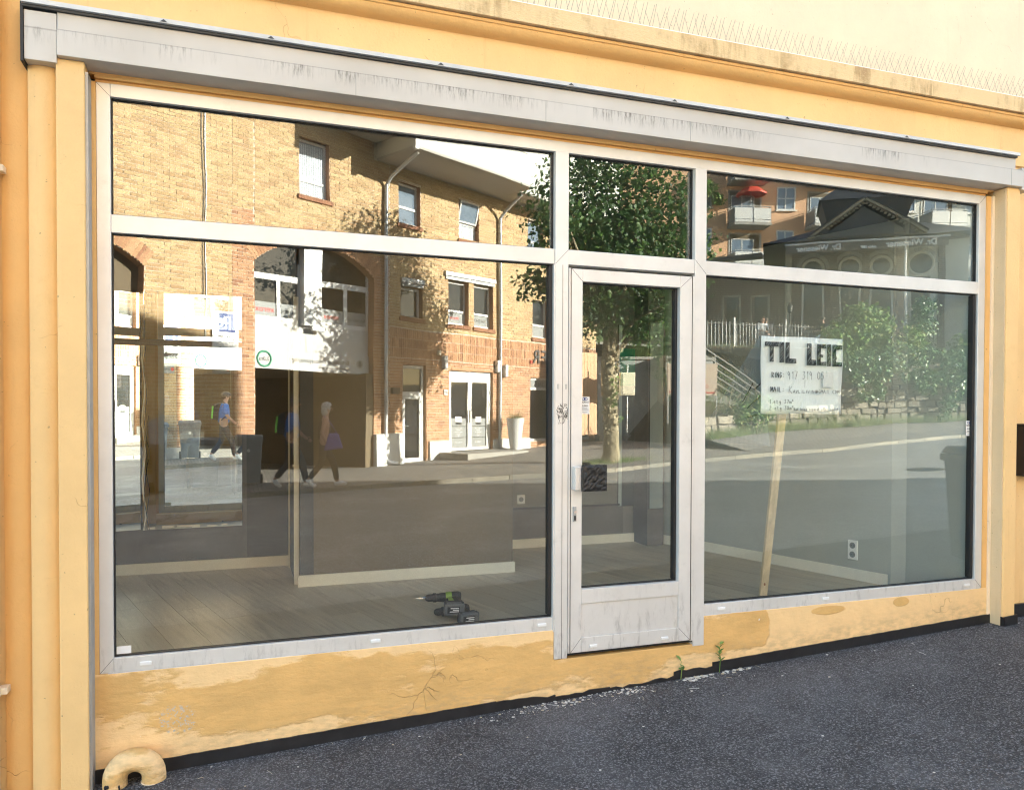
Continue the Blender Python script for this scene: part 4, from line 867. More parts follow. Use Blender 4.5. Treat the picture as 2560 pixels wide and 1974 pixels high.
def brickmesh(mb, a, b, c, d, rr):
    y = .012+rr.uniform(-.004, .004); mb.add([(a, -.03, c), (b, -.03, c), (b, -.03, d), (a, -.03, d), (a, y, c), (b, y, c), (b, y, d), (a, y, d)], [(4, 7, 6, 5), (0, 4, 5, 1), (1, 5, 6, 2), (2, 6, 7, 3), (3, 7, 4, 0)])
rr = random.Random(77)
near = sorted([c for c in ycells if -9.35 < c[0] < -5.7 and c[2] > 5.75 and c[1]-c[0] > .2], key=lambda c: (c[0]+9.2)**2+(c[2]-7.0)**2)[:292]
nearset = set(near); yrest = MB(); rrest = MB()
bmes = []
for k_ in range(5):
    mb = MB(); brickmesh(mb, 0, .238, 0, .0645, rr); bmes.append(mb.mesh('brick', 'brick_yellow'))
for c in ycells:
    if c in nearset: inst(bmes[rr.randrange(5)], 'brick', brick, (c[0], 0, c[2]), (0, 0, 0), ((c[1]-c[0])/.238, 1, 1))
    else: brickmesh(yrest, *c, rr)
for c in rcells: brickmesh(rrest, *c, rr)
B(yrest, 'brickwork', 'brick_yellow', kind='stuff'); B(rrest, 'brickwork', 'brick_red', kind='stuff')
mort = MB(); z = -.3
while z < 9.0:
    for a, b in spans(-12.4, 6.4, z+.02): mort.poly([(a, .002, z), (b, .002, z), (b, .002, z+.04), (a, .002, z+.04)])
    z += .04
B(mort, 'mortar_bed', 'mortar', kind='stuff')
# solid core behind, pierced by the gateway
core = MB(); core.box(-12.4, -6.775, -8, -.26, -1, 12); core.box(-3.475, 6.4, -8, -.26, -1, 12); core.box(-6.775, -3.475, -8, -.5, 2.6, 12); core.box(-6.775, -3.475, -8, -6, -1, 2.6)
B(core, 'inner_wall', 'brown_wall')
jm = MB()
for x0, x1, z0, z1 in HOLES:
    for x in (x0, x1): jm.box(x-.012 if x == x0 else x, x if x == x0 else x+.012, -.26, .004, max(z0, -.2), z1)
    if z1 not in (4.92, 4.42): jm.box(x0, x1, -.26, .004, z1, z1+.012)
B(jm, 'opening_reveal', 'brick_red', kind='stuff')
for a, b, zs, r in ARC:                                                   # arch ring of bricks on edge
    w = (b-a)/2; cy = zs-math.sqrt(r*r-w*w); a0 = math.asin(w/r); n = int(2*a0*r/.075); cs = (a+b)/2; ring = MB(); sof = MB()
    for i in range(n):
        t0 = -a0+2*a0*i/n+.0025; t1 = -a0+2*a0*(i+1)/n-.0025; R1, R2 = r, r+.34
        f = [(cs+R*math.sin(t), cy+R*math.cos(t)) for t, R in ((t0, R1), (t1, R1), (t1, R2), (t0, R2))]
        ring.prism([(x, -.02, z) for x, z in f], (0, .034+rr.uniform(0, .004), 0))
    B(ring, 'arch_ring', 'brick_red', kind='stuff')
    for i in range(24):
        t0 = -a0+2*a0*i/24; t1 = -a0+2*a0*(i+1)/24; sof.poly([(cs+r*math.sin(t0), .0, cy+r*math.cos(t0)), (cs+r*math.sin(t1), .0, cy+r*math.cos(t1)), (cs+r*math.sin(t1), -.5, cy+r*math.cos(t1)), (cs+r*math.sin(t0), -.5, cy+r*math.cos(t0))])
    B(sof, 'arch_soffit', 'brick_red')
# windows
def win(s0, s1, z0, z1, bars=(), mulls=(), film=None, pane='pane_dark', sill=True, depth=.13, curtain=False, w=.065, name='window', txt=None):
    y1 = -depth; f = MB(); f.frame(s0, s1, z0, z1, w, y1-.06, y1)
    for m_ in mulls: f.box(m_-w/2, m_+w/2, y1-.06, y1-.001, z0+w, z1-w)
    for b_ in bars: f.box(s0+w, s1-w, y1-.06, y1-.002, b_-w/2, b_+w/2)
    f = B(f, name, 'white_paint'); xs = [s0+w]+[q for m_ in mulls for q in (m_-w/2, m_+w/2)]+[s1-w]; zs_ = [z0+w]+[q for b_ in bars for q in (b_-w/2, b_+w/2)]+[z1-w]
    for i in range(0, len(xs), 2):
        for j in range(0, len(zs_), 2):
            MB().box(xs[i], xs[i+1], y1-.04, y1-.03, zs_[j], zs_[j+1]).build('pane', pane, f)
        if film: MB().box(xs[i]+.005, xs[i+1]-.005, y1-.0295, y1-.028, z0+w+.004, film).build('frosted_film', 'film_grey', f)
    if curtain:
        c = MB(); n = 14
        for i in range(n): c.box(s0+w+(s1-s0-2*w)*i/n, s0+w+(s1-s0-2*w)*(i+.7)/n, y1-.0298, y1-.0285, z0+w+.02, z1-w-.02)
        c.build('curtain', 'curtain', f, kind='stuff')
    for s, x, z, sz, mt in (txt or ()): text('window_lettering', s, sz, mt, f, (x, y1-.026, z), (-1, 0, 0), (0, 0, 1), 'CENTER')
    if sill:
        sl_ = MB(); n = max(2, round((s1-s0+.12)/.075))
        for i in range(n):
            a = s0-.06+(s1-s0+.12)*i/n; sl_.box(a+.002, a+(s1-s0+.12)/n-.002, -.12, .06, z0-.10, z0-.004)
        B(sl_, 'window_sill', 'brick_sill', kind='stuff')
    return f
win(-5.6, -4.79, 6.56, 7.88, (6.95,), (), pane='pane_sky', curtain=True); win(-2.65, -1.86, 6.46, 7.55, (6.92,), (), pane='pane_sky')
wC = win(-.42, .38, 6.41, 7.55, (6.9,), (), pane='pane_sky', curtain=True); win(2.6, 3.4, 6.4, 7.55, (6.9,), (), pane='pane_sky')
op = MB().frame(-.40, .36, 0, .62, .05, 0, .05).build('open_casement', 'white_paint', brick); op.location = (0, -.12, 6.93); op.rotation_euler = (rad(-14), 0, 0); MB().box(-.35, .31, .02, .03, .05, .57).build('pane', 'pane_sky', op)
win(-2.55, -1.77, 4.04, 4.82); win(-.82, -.03, 4.0, 5.22, (4.38,), film=4.34, txt=(('xerox', -.42, 4.17, .15, 'ink_red'),)); win(.2, 1.0, 4.0, 5.22, (4.38,), film=4.34, txt=(('PARTNER', .6, 4.17, .12, 'ink'),))
win(2.86, 3.7, 3.9, 5.1, (4.3,), film=4.27)
for s0, s1, z0 in ((-2.58, -1.74, 4.83), (-.98, 1.08, 5.225)):           # outside blind boxes
    bb = B(MB().box(s0, s1, -.1, .085, z0+.10, z0+.23), 'blind_box', 'galv', bevel=.01)
    for i in range(3): MB().box(s0+.04, s1-.04, .0, .055, z0+.01+.03*i, z0+.03+.03*i).build('slat', 'galv', bb)
# gateway infill: glazed upper part, white band, sign board
pil = B(MB().box(-5.44, -4.94, -.3, -.06, 3.56, 5.45), 'arch_post', 'white_paint', bevel=.01)
B(MB().box(-5.27, -4.93, -.06, .02, 3.45, 3.56), 'lamp_box', 'galv', bevel=.01)
def archwin(s0, s1, m_, txts):
    f = MB(); y0, y1 = -.28, -.22; f.box(s0, s0+.07, y0, y1, 3.6, 5.0); f.box(s1-.07, s1, y0, y1, 3.6, 5.0); f.box(s0+.07, s1-.07, y0, y1, 3.6, 3.70); f.box(s0+.07, s1-.07, y0, y1, 4.56, 4.70); f.box(m_-.05, m_+.05, y0, y1-.001, 3.7, 4.56)
    f = B(f, 'arch_window', 'white_paint')
    for a, b in ((s0+.07, m_-.05), (m_+.05, s1-.07)):
        MB().box(a, b, -.262, -.25, 3.7, 4.56).build('pane', 'pane_dark', f); MB().box(a+.004, b-.004, -.2495, -.248, 3.704, 4.03).build('frosted_film', 'film_grey', f)
    top = MB(); pts = [(s0+.07, -.262, 4.7)]; pts += [(s1-.07, -.262, 4.7)]; n = 10; w = 1.645; cs = -5.125; cy = 4.92-math.sqrt(2.6**2-w*w)
    for i in range(n+1):
        s = s1-.07+(s0-s1+.14)*i/n; pts.append((s, -.262, cy+math.sqrt(max(0, 2.6**2-(s-cs)**2))+.05))
    top.prism(pts, (0, .012, 0)).build('pane', 'pane_dark', f)
    for s, x, z, sz, mt in txts: text('window_lettering', s, sz, mt, f, (x, -.2465, z), (-1, 0, 0), (0, 0, 1), 'CENTER')
archwin(-6.77, -5.44, -6.03, (('xerox', -6.37, 3.80, .2, 'ink_red'), ('PARTNER', -5.70, 3.80, .115, 'ink'))); archwin(-4.94, -3.48, -4.16, (('xerox', -4.55, 3.80, .18, 'ink_red'), ('PARTNER.NO', -3.82, 3.80, .095, 'ink')))
B(MB().box(-6.77, -5.3, -.3, -.2, 2.99, 3.598), 'white_panel', 'panel_white', bevel=.004); B(MB().box(-5.294, -3.48, -.3, -.2, 2.99, 3.598), 'white_panel', 'panel_white', bevel=.004)
gs = thing('gateway_sign', 'long white sign board over the brick gateway with a green height limit ring', 'sign', (6.2, -17.32, 0), rad(-30))
MB().box(-6.74, -3.50, -.25, -.15, 2.53, 2.985).build('board', 'panel_white', gs, bevel=.004)
ring = MB().tube([(-6.45+.17*math.cos(a), -.146, 2.75+.17*math.sin(a)) for a in [i*math.pi/10 for i in range(21)]], .024, 6).build('height_ring', 'ink_green', gs); text('height_text', '2,0m', .13, 'ink', gs, (-6.45, -.147, 2.71), (-1, 0, 0), align='CENTER')
text('sign_text', 'Birkebeiner beboerparkering', .155, 'ink', gs, (-4.1, -.147, 2.73), (-1, 0, 0), sx=.9); text('sign_small', 'reserverte plasser - adgang kun med kort', .055, 'ink', gs, (-4.1, -.147, 2.62), (-1, 0, 0))
MB().lathe([(.1, 0), (.1, .004)], n=20).build('emblem', 'film_grey', gs).matrix_local = Matrix.Translation((-3.78, -.146, 2.77)) @ Matrix.Rotation(rad(90), 4, 'X')
MB().ball((-3.78, -.141, 2.77), (.05, .004, .07), 8, 6).build('emblem_head', 'ink', gs)
# side wall and ceiling of the passage
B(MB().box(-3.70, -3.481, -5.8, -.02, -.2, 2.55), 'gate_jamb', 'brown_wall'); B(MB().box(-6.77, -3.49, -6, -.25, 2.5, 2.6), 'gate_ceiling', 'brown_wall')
# white plinths
for s0, s1, zt, fl_ in ((-1.58, -.79, .74, .06), (1.0, 2.78, .73, .05), (-3.47, -2.55, .98, .12), (-12.3, -6.79, .33, .05)):
    zb = min(BZ(s0), BZ(s1))-.1
    B(MB().hexa([(s0, -.05, zb), (s1, -.05, zb), (s1, fl_+.03, zb), (s0, fl_+.03, zb), (s0, -.05, zt), (s1, -.05, zt), (s1, fl_, zt), (s0, fl_, zt)]), 'plinth', 'white_paint', bevel=.01)
# doors
nd = B(MB().frame(-2.49, -1.66, .18, 2.81, .075, -.16, -.08).box(-2.41, -1.74, -.16, -.081, 2.0, 2.12), 'side_door', 'white_paint')
MB().box(-2.41, -1.74, -.13, -.12, 2.12, 2.73).build('pane', 'pane_dark', nd); MB().frame(-2.40, -1.75, .26, 1.99, .07, -.15, -.075).build('leaf_frame', 'white_paint', nd); MB().box(-2.33, -1.82, -.13, -.12, .33, 1.92).build('pane', 'pane_dark', nd)
MB().tube([(-2.35, -.05, 1.16), (-2.35, -.03, 1.16), (-2.24, -.03, 1.16)], .012, 6).build('door_handle', 'steel', nd)
dd = B(MB().frame(-.77, .97, .45, 2.76, .075, -.16, -.07).box(-.69, .89, -.16, -.071, 2.52, 2.685), 'double_door', 'white_paint')
for a, b in ((-.69, .095), (.105, .89)):
    lf = MB().frame(a, b, .46, 2.515, .075, -.15, -.08).build('leaf_frame', 'white_paint', dd)
    MB().box(a+.075, b-.075, -.13, -.12, .535, 2.44).build('pane', 'pane_dark', dd)
    for z0, z1 in ((.54, .80), (.815, 1.13), (1.145, 1.38)): MB().box(a+.08, b-.08, -.1195, -.118, z0, z1).build('frosted_film', 'film_grey', dd)
    c = (a+b)/2; MB().box(c-.12, c+.12, -.1165, -.115, 1.27, 1.43).build('notice', 'white_plastic', dd); MB().box(c-.11, c+.11, -.1165, -.115, 1.19, 1.265).build('notice', 'ink', dd)
    text('door_text', 'xerox', .06, 'ink_red', dd, (c, -.114, 1.34), (-1, 0, 0), align='CENTER')
    for i, s in enumerate(('Kontorutstyr', 'Skrivere', 'Kopimaskiner', 'Service', 'Salg')): text('door_text', s, .052, 'ink_white', dd, (c, -.1165, 1.065-.055*i), (-1, 0, 0), align='CENTER')
    text('door_text', 'xeroxpartner', .05, 'ink_white', dd, (c, -.1165, .66), (-1, 0, 0), align='CENTER')
    MB().tube([(.10+(.05 if a > 0 else -.05), -.07, 1.25), (.10+(.05 if a > 0 else -.05), -.035, 1.27), (.10+(.05 if a > 0 else -.05), -.035, 1.6), (.10+(.05 if a > 0 else -.05), -.07, 1.62)], .012, 6).build('door_handle', 'steel', dd)
for z in (.7, 1.75, 2.1): MB().tube([(.925, -.06, z), (.925, -.06, z+.09)], .013, 6).build('hinge', 'galv', dd)
sf = B(MB().frame(2.79, 6.1, .62, 2.66, .07, -.16, -.08).box(3.9, 3.97, -.16, -.081, .69, 2.3).box(2.86, 6.03, -.16, -.0815, 2.26, 2.34), 'shop_window', 'white_paint')
for a, b in ((2.86, 3.9), (3.97, 6.03)): MB().box(a, b, -.13, -.12, .69, 2.26).build('pane', 'pane_dark', sf); MB().box(a, b, -.13, -.118, 2.34, 2.59).build('header_panel', 'film_grey', sf)
text('window_lettering', 'SALG', .2, 'ink', sf, (3.35, -.116, 2.39), (-1, 0, 0), align='CENTER')
for i, ch in enumerate('PARTNER'): text('wall_letter', ch, .62, 'slate', brick, (2.92+.36*(6-i)+.3, .03, 3.12), (-1, 0, 0), depth=.02)
B(MB().box(2.74, 2.82, .02, .05, 3.12, 3.2), 'red_dot', 'ink_red')
# downpipes
for s, z0 in ((-3.14, BZ(-3.1)+.04), (1.24, BZ(1.2)+.03)):
    d = thing('drainpipe', 'zinc downpipe on the brick wall '+('left of the narrow door' if s < 0 else 'right of the white double door'), 'drainpipe', brick.location, rad(-30))
    MB().tube([(s-.02, 1.35 if s < 0 else .9, 7.86), (s, .3, 7.50), (s, .09, 7.30), (s, .09, z0+.25), (s+.02, .1, z0+.1), (s+.08, .2, z0+.04), (s+.22, .32, z0+.02)], .05, 12).build('pipe', 'zinc_pipe', d, smooth=True)
    for z in (1.8, 3.6, 5.4, 7.0): MB().tube([(s, .09, z), (s, .09, z+.04)], .056, 12).build('bracket', 'galv', d)
# overhanging white upper floor
B(MB().box(-3.39, 1.05, 0.03, 1.5, 7.94, 11), 'overhang', 'render_white'); B(MB().box(-3.40, 1.06, 0.02, 1.51, 7.88, 7.939), 'overhang_soffit', 'soffit')
B(MB().box(-4.66, -3.41, 0.03, 2.2, 8.36, 11), 'overhang', 'render_white'); B(MB().box(-4.67, -3.415, 0.02, 2.21, 8.30, 8.359), 'overhang_soffit', 'soffit')
B(MB().box(1.07, 6.4, 0.03, 1.0, 7.94, 11), 'overhang', 'render_white'); B(MB().box(1.07, 6.4, .02, 1.01, 7.88, 7.939), 'overhang_soffit', 'soffit')
B(MB().box(-3.44, -3.32, 1.46, 1.56, 7.84, 11), 'corner_post', 'white_paint')
f = B(MB().frame(-.2, .8, 8.75, 10.1, .08, 1.49, 1.53), 'window', 'white_paint'); MB().box(-.12, .72, 1.5, 1.51, 8.83, 10.02).build('pane', 'pane_sky', f)
# small fittings on the brick wall, each its own thing
def fit(name, label, cat, s, z, w, h, d, mat, y=.02):
    t = thing(name, label, cat, brick.location, rad(-30)); MB().box(s-w/2, s+w/2, y, y+d, z, z+h).build('body', mat, t, bevel=.01); return t
for s, l in ((-1.0, 'white wall lamp left of the white double door'), (1.12, 'larger white lamp box at the upper right corner of the double door'), (1.5, 'small white wall lamp right of the second downpipe')):
    t = fit('wall_lamp', l, 'lamp', s, 2.78 if s < 1.4 else 2.66, .13, .34, .12, 'white_paint'); MB().box(s-.05, s+.05, .02, .12, (2.76 if s < 1.4 else 2.64), (2.78 if s < 1.4 else 2.66)).build('lamp_glass', 'film_grey', t)
t = fit('house_number', 'small white number plate left of the double door', 'sign', -.93, 2.06, .13, .16, .02, 'white_paint'); text('number', '23', .1, 'ink', t, (-.93, .043, 2.1), (-1, 0, 0), align='CENTER')
t = fit('alarm_bell', 'small cream alarm bell on the brick above the wall lamp', 'bell', -1.2, 3.12, .1, .14, .08, 'cabinet_cream')
t = fit('vent_box', 'dark round vent on the shaded brick between downpipe and narrow door', 'vent', -2.8, 2.05, .26, .17, .1, 'iron_black')
cb = tag(MB().tube([(-7.93, .03, 3.0), (-7.92, .03, 6.0), (-7.9, .035, 8.0), (-7.9, .03, 9.0)], .012, 6).build('wall_cable', 'galv'), 'grey cable running up the bare brick wall left of the gateway', 'cable'); cb.location = brick.location; cb.rotation_euler = (0, 0, rad(-30))
cb = tag(MB().tube([(-7.99, .03, 3.9), (-7.97, .03, 6.0), (-7.98, .03, 9.0)], .008, 6).build('wall_cable', 'iron_black'), 'thin black cable beside the grey one on the brick wall', 'cable'); cb.location = brick.location; cb.rotation_euler = (0, 0, rad(-30))
# parking sign and exit sign left of the gateway
ps = thing('parking_sign', 'tall white parking house sign with a blue P and an arrow', 'sign', brick.location, rad(-30))
MB().box(-7.79, -7.19, .03, .05, 2.62, 3.66).build('plate', 'white_plastic', ps); MB().box(-7.64, -7.26, .051, .054, 3.24, 3.62).build('blue_square', 'ink_blue', ps, bevel=.02)
text('letter', 'P', .42, 'ink_white', ps, (-7.45, .0545, 3.28), (-1, 0, 0), align='CENTER'); text('word', 'HUS', .21, 'ink', ps, (-7.47, .0515, 3.02), (-1, 0, 0), align='CENTER')
MB().prism([(-7.26, .0512, 2.76), (-7.33, .0512, 2.83), (-7.26, .0512, 2.90), (-7.60, .0512, 2.90), (-7.60, .0512, 2.94), (-7.74, .0512, 2.83), (-7.60, .0512, 2.72), (-7.60, .0512, 2.76)], (0, .002, 0)).build('arrow', 'ink', ps); text('distance', '50m.', .13, 'ink_white', ps, (-7.47, .0535, 2.785), (-1, 0, 0), align='CENTER')
es = thing('exit_sign', 'small grey exit sign with a red dot under the parking sign', 'sign', brick.location, rad(-30))
MB().box(-7.79, -7.38, .03, .045, 2.36, 2.58).build('plate', 'film_grey', es); MB().tube([(-7.44, .0455, 2.47), (-7.44, .048, 2.47)], .05, 14).build('red_dot', 'ink_red', es); text('word', 'UTKJ\u00d8RSEL', .062, 'ink', es, (-7.51, .046, 2.45), (-1, 0, 0))
# stone step in front of the double door
st = thing('door_step', 'stone landing with one step in front of the white double door', 'step', brick.location, rad(-30))
MB().box(-1.25, 1.35, .0, 1.15, .0, .44).build('landing', 'concrete', st, bevel=.01); MB().box(-.65, .55, 1.15, 1.5, .0, .31).build('tread', 'concrete', st, bevel=.01)
# tall white planter
pt = thing('planter', 'tall white planter with dry grass beside the second downpipe', 'planter', (7.72, -17.55, G(7.7)+PV))
MB().lathe([(.15, 0), (.155, .03), (.27, .95), (.275, 1.0), (.25, 1.0), (.24, .93)], n=24).build('pot', 'white_paint', pt, smooth=True); MB().lathe([(.16, -.0), (.13, .0), (.13, -.05)], n=12).build('foot', 'iron_black', pt)
mb = MB(); rg = random.Random(9)
for i in range(130):
    a = rg.uniform(0, 6.28); r = rg.uniform(0, .2); l = rg.uniform(.2, .45); e = Vector((math.cos(a)*(r+l*.6), math.sin(a)*(r+l*.6), .98+l*rg.uniform(.4, .9))); b0 = Vector((math.cos(a)*r, math.sin(a)*r, .93)); t_ = Vector((-math.sin(a), math.cos(a), 0))*.006
    mb.add([b0-t_, b0+t_, e], [(0, 1, 2)])
mb.build('dry_grass', 'grass', pt, kind='stuff')

# ---- wheelie bins and cabinet by the brick wall
def wheelie(name, label, loc, rz, mat='bin_grey', lid_open=False, group=None):
    t = thing(name, label, 'bin', loc, rz, group)
    MB().hexa([(-.22, -.22, .05), (.22, -.22, .05), (.22, .20, .05), (-.22, .20, .05), (-.27, -.29, .95), (.27, -.29, .95), (.27, .27, .95), (-.27, .27, .95)]).build('body', mat, t, bevel=.02)
    MB().frame(-.29, .29, -.31, .29, .03, 0, .06).build('rim', mat, t).matrix_local = Matrix(((1, 0, 0, 0), (0, 0, 1, 0), (0, -1, 0, .985), (0, 0, 0, 1)))
    l = MB().hexa([(-.29, -.58, 0), (.29, -.58, 0), (.29, .02, 0), (-.29, .02, 0), (-.26, -.54, .07), (.26, -.54, .07), (.26, .0, .06), (-.26, .0, .06)]).build('lid', mat, t, bevel=.015); l.location = (0, .28, .99); l.rotation_euler = (rad(-100 if lid_open else 0), 0, 0)
    MB().tube([(-.24, .34, .98), (.24, .34, .98)], .018, 8).build('handle', mat, t); MB().box(-.24, -.2, .27, .35, .96, 1.0).box(.2, .24, .27, .35, .96, 1.0).build('handle_arms', mat, t, kind='stuff')
    for x in (-.24, .24): MB().tube([(x-.03, .24, .1), (x+.03, .24, .1)], .1, 16).build('wheel', 'iron_black', t)
    MB().tube([(0, -.285, .72), (0, -.262, .72)], .035, 12).build('emblem', 'white_plastic', t); MB().prism([(-.15, -.247, .18), (.15, -.247, .18), (.15, -.268, .52), (.1, -.272, .58), (-.1, -.272, .58), (-.15, -.268, .52)], (0, -.006, 0)).build('front_panel', mat, t)
    return t
wb = lambda x, y: (x, y, G(x)+PV)
wheelie('wheelie_bin', 'grey wheelie bin nearest the gateway, standing apart from the others', wb(.2, -13.15), rad(182), group='wheelie bins by the brick wall')
wheelie('wheelie_bin', 'grey wheelie bin with closed lid in the middle of the bin row', wb(-.66, -12.75), rad(170), group='wheelie bins by the brick wall')
wheelie('wheelie_bin', 'grey wheelie bin with its lid thrown open against the brick', wb(-1.28, -12.55), rad(155), lid_open=True, group='wheelie bins by the brick wall')
cab = thing('utility_cabinet', 'pale grey utility cabinet against the brick wall left of the bins', 'cabinet', wb(-2.05, -12.25), rad(150)); MB().box(-.3, .3, -.2, .2, .0, .98).build('body', 'render_white', cab, bevel=.02); MB().box(-.31, .31, -.21, .21, -.03, .06).build('base', 'iron_black', cab)
wheelie('wheelie_bin', 'dark wheelie bin on our side of the street mirrored at the right window edge', (6.27, -1.1, G(6.27)), rad(25), 'bin_dark')

# ---- person builder: skin-modifier body, clothes as children
def skinned(name, mat, pts, edges, parent, sub=2, extra=None, root=0):
    me = bpy.data.meshes.new(name); me.from_pydata([p[0] for p in pts], edges, []); o = bpy.data.objects.new('tmp', me); C.objects.link(o)
    o.modifiers.new('skin', 'SKIN').use_smooth_shade = True
    if not me.skin_vertices: 
        me.attributes.new if False else None
    for i, p in enumerate(pts): 
        r = p[1]; me.skin_vertices[0].data[i].radius = (r, r) if not isinstance(r, tuple) else r
        me.skin_vertices[0].data[i].use_root = (i == root)
    sb = o.modifiers.new('sub', 'SUBSURF'); sb.levels = sub; sb.render_levels = sub
    bpy.context.view_layer.update(); m2 = bpy.data.meshes.new_from_object(o.evaluated_get(bpy.context.evaluated_depsgraph_get())); bpy.data.objects.remove(o)
    m2.name = name; m2.materials.clear(); m2.materials.append(M[mat])
    if extra:
        e = extra.mesh('tmp', mat); bm = bmesh.new(); bm.from_mesh(m2); bm.from_mesh(e); bm.to_mesh(m2); bm.free()
    m2.polygons.foreach_set('use_smooth', [True]*len(m2.polygons))
    r = bpy.data.objects.new(name, m2); C.objects.link(r); r.parent = parent; return r
def lerp(a, b, t): return tuple(a[i]+(b[i]-a[i])*t for i in range(3))
def person(label, loc, rz, h, J, top, bottom, hair, sleeves=.6, long_hair=False, shoe='white_plastic', f=1.0, trousers=True, group=None):
    """J: joints in metres for a 1.72 m figure facing +x"""
    t = thing('person', label, 'person', loc, rz, group); s = h/1.72; t.scale = (s, s, s)
    pel, chest, neck, head = J['pelvis'], J['chest'], J['neck'], J['head']
    pts = [(pel, (.115*f, .15*f)), (lerp(pel, chest, .5), (.10*f, .135*f)), (chest, (.11*f, .155*f)), (neck, .055), (lerp(neck, head, .45), .052), (head, (.088, .078)), ((head[0]+.008, head[1], head[2]+.075), (.08, .072))]
    ed = [(0, 1), (1, 2), (2, 3), (3, 4), (4, 5), (5, 6)]; ext = MB()
    for sd_ in ('l', 'r'):
        sh, el, wr, hd = J['sh'+sd_], J['el'+sd_], J['wr'+sd_], J['hd'+sd_]; k = len(pts); pts += [(sh, .058*f), (el, .042), (wr, .029), (lerp(wr, hd, .6), (.034, .022))]; ed += [(2, k), (k, k+1), (k+1, k+2), (k+2, k+3)]
        d = (Vector(hd)-Vector(wr)).normalized(); side = d.cross(Vector((0, 1, 0))).normalized() if abs(d.y) < .9 else Vector((1, 0, 0)); base = Vector(lerp(wr, hd, .75))
        for q in range(4):
            b0 = base+side*(q-1.5)*.017; l = (.062, .072, .068, .052)[q]; ext.tube([b0, b0+d*l*.5+Vector((0, 0, -.002)), b0+d*l*.85+Vector((.008, 0, 0))], [.0085, .008, .006], 6)
        ext.tube([Vector(lerp(wr, hd, .3))+side*.026, Vector(lerp(wr, hd, .65))+side*.052, Vector(lerp(wr, hd, .9))+side*.056], [.010, .009, .007], 6)
        hp, kn, an, to = J['hp'+sd_], J['kn'+sd_], J['an'+sd_], J['to'+sd_]; k = len(pts); pts += [(hp, .088*f), (kn, .058), (an, .04), (to, .032)]; ed += [(0, k), (k, k+1), (k+1, k+2), (k+2, k+3)]
    hx, hy, hz = head
    ext.tube([(hx+.078, hy, hz+.035), (hx+.108, hy, hz+.002), (hx+.08, hy, hz-.008)], [.010, .014, .009], 6)          # nose
    for y in (-.032, .032): ext.ball((hx+.079, hy+y, hz+.035), (.008, .012, .008), 8, 6); ext.ball((hx-.005, hy+y*2.4, hz+.012), (.022, .012, .032), 8, 6)
    ext.tube([(hx+.086, hy-.025, hz-.034), (hx+.09, hy, hz-.032), (hx+.086, hy+.025, hz-.034)], .006, 5)                 # mouth
    skinned('body', 'skin', pts, ed, t, 2, ext)
    for y in (-.032, .032): pass
    g = 1.14; tp = [(lerp(pel, chest, -.08), (.135*f, .17*f)), (lerp(pel, chest, .5), (.118*f, .152*f)), (lerp(chest, chest, 0), (.126*f, .172*f)), (lerp(chest, neck, .6), (.085, .10))]; te = [(0, 1), (1, 2), (2, 3)]
    for sd_ in ('l', 'r'):
        if sleeves > 0:
            sh, el, wr = J['sh'+sd_], J['el'+sd_], J['wr'+sd_]; k = len(tp); tp += [(sh, .074*f)]; te += [(2, k)]
            if sleeves <= 1: tp.append((lerp(sh, el, sleeves), .064*f)); te.append((k, k+1))
            else: tp += [(el, .056), (lerp(el, wr, sleeves-1), .044)]; te += [(k, k+1), (k+1, k+2)]
    skinned('shirt', top, tp, te, t, 2)
    if trousers:
        bp = [((pel[0], pel[1], pel[2]+.06), (.128*f, .162*f)), ((pel[0], pel[1], pel[2]-.03), (.128*f, .165*f))]; be = [(0, 1)]
        for sd_ in ('l', 'r'):
            hp, kn, an = J['hp'+sd_], J['kn'+sd_], J['an'+sd_]; k = len(bp); bp += [(hp, .102*f), (kn, .074), (lerp(kn, an, .93), .062)]; be += [(1, k), (k, k+1), (k+1, k+2)]
        skinned('trousers', bottom, bp, be, t, 2)
    for sd_ in ('l', 'r'):
        an, to = Vector(J['an'+sd_]), Vector(J['to'+sd_]); heel = an-(to-an).normalized()*.05; heel.z = min(an.z-.03, heel.z)
        MB().tube([heel+Vector((-.01, 0, .0)), an+Vector((.02, 0, -.015)), lerp(an, to, .55), to+Vector((.05, 0, -.006))], [.042, .052, .048, .03], 10).build('shoe', shoe, t, smooth=True)
    hm = MB(); hm.ball((hx-.018, hy, hz+.055), (.112, .096, .105), 16, 12)
    if long_hair: hm.ball((hx-.055, hy, hz-.02), (.075, .102, .12), 14, 10)
    hm.v = [(x, y, z) if not (x > hx+.05 and z < hz+.075) else (hx+.05, y, z) for x, y, z in hm.v]
    hm.build('hair', hair, t, smooth=True, kind='stuff')
    return t
walkA = dict(pelvis=(0, 0, .95), chest=(.03, 0, 1.30), neck=(.04, 0, 1.47), head=(.075, 0, 1.60), shl=(.03, .18, 1.40), ell=(-.06, .22, 1.12), wrl=(.05, .22, .89), hdl=(.08, .22, .80), shr=(.03, -.18, 1.40), elr=(.02, -.22, 1.12), wrr=(.12, -.22, .88), hdr=(.16, -.22, .79),
             hpl=(0, .09, .90), knl=(-.05, .09, .50), anl=(-.33, .09, .17), tol=(-.25, .09, .03), hpr=(0, -.09, .90), knr=(.22, -.09, .50), anr=(.30, -.09, .09), tor=(.44, -.09, .06))
walkB = dict(walkA, ell=(.08, .22, 1.14), wrl=(.26, .20, .97), hdl=(.34, .19, .92), elr=(-.05, -.22, 1.13), wrr=(-.02, -.23, .89), hdr=(-.01, -.23, .79), knl=(.2, .09, .5), anl=(.28, .09, .09), tol=(.42, .09, .05), knr=(-.04, -.09, .5), anr=(-.30, -.09, .16), tor=(-.23, -.09, .03))
gz = lambda x: G(x)+PV
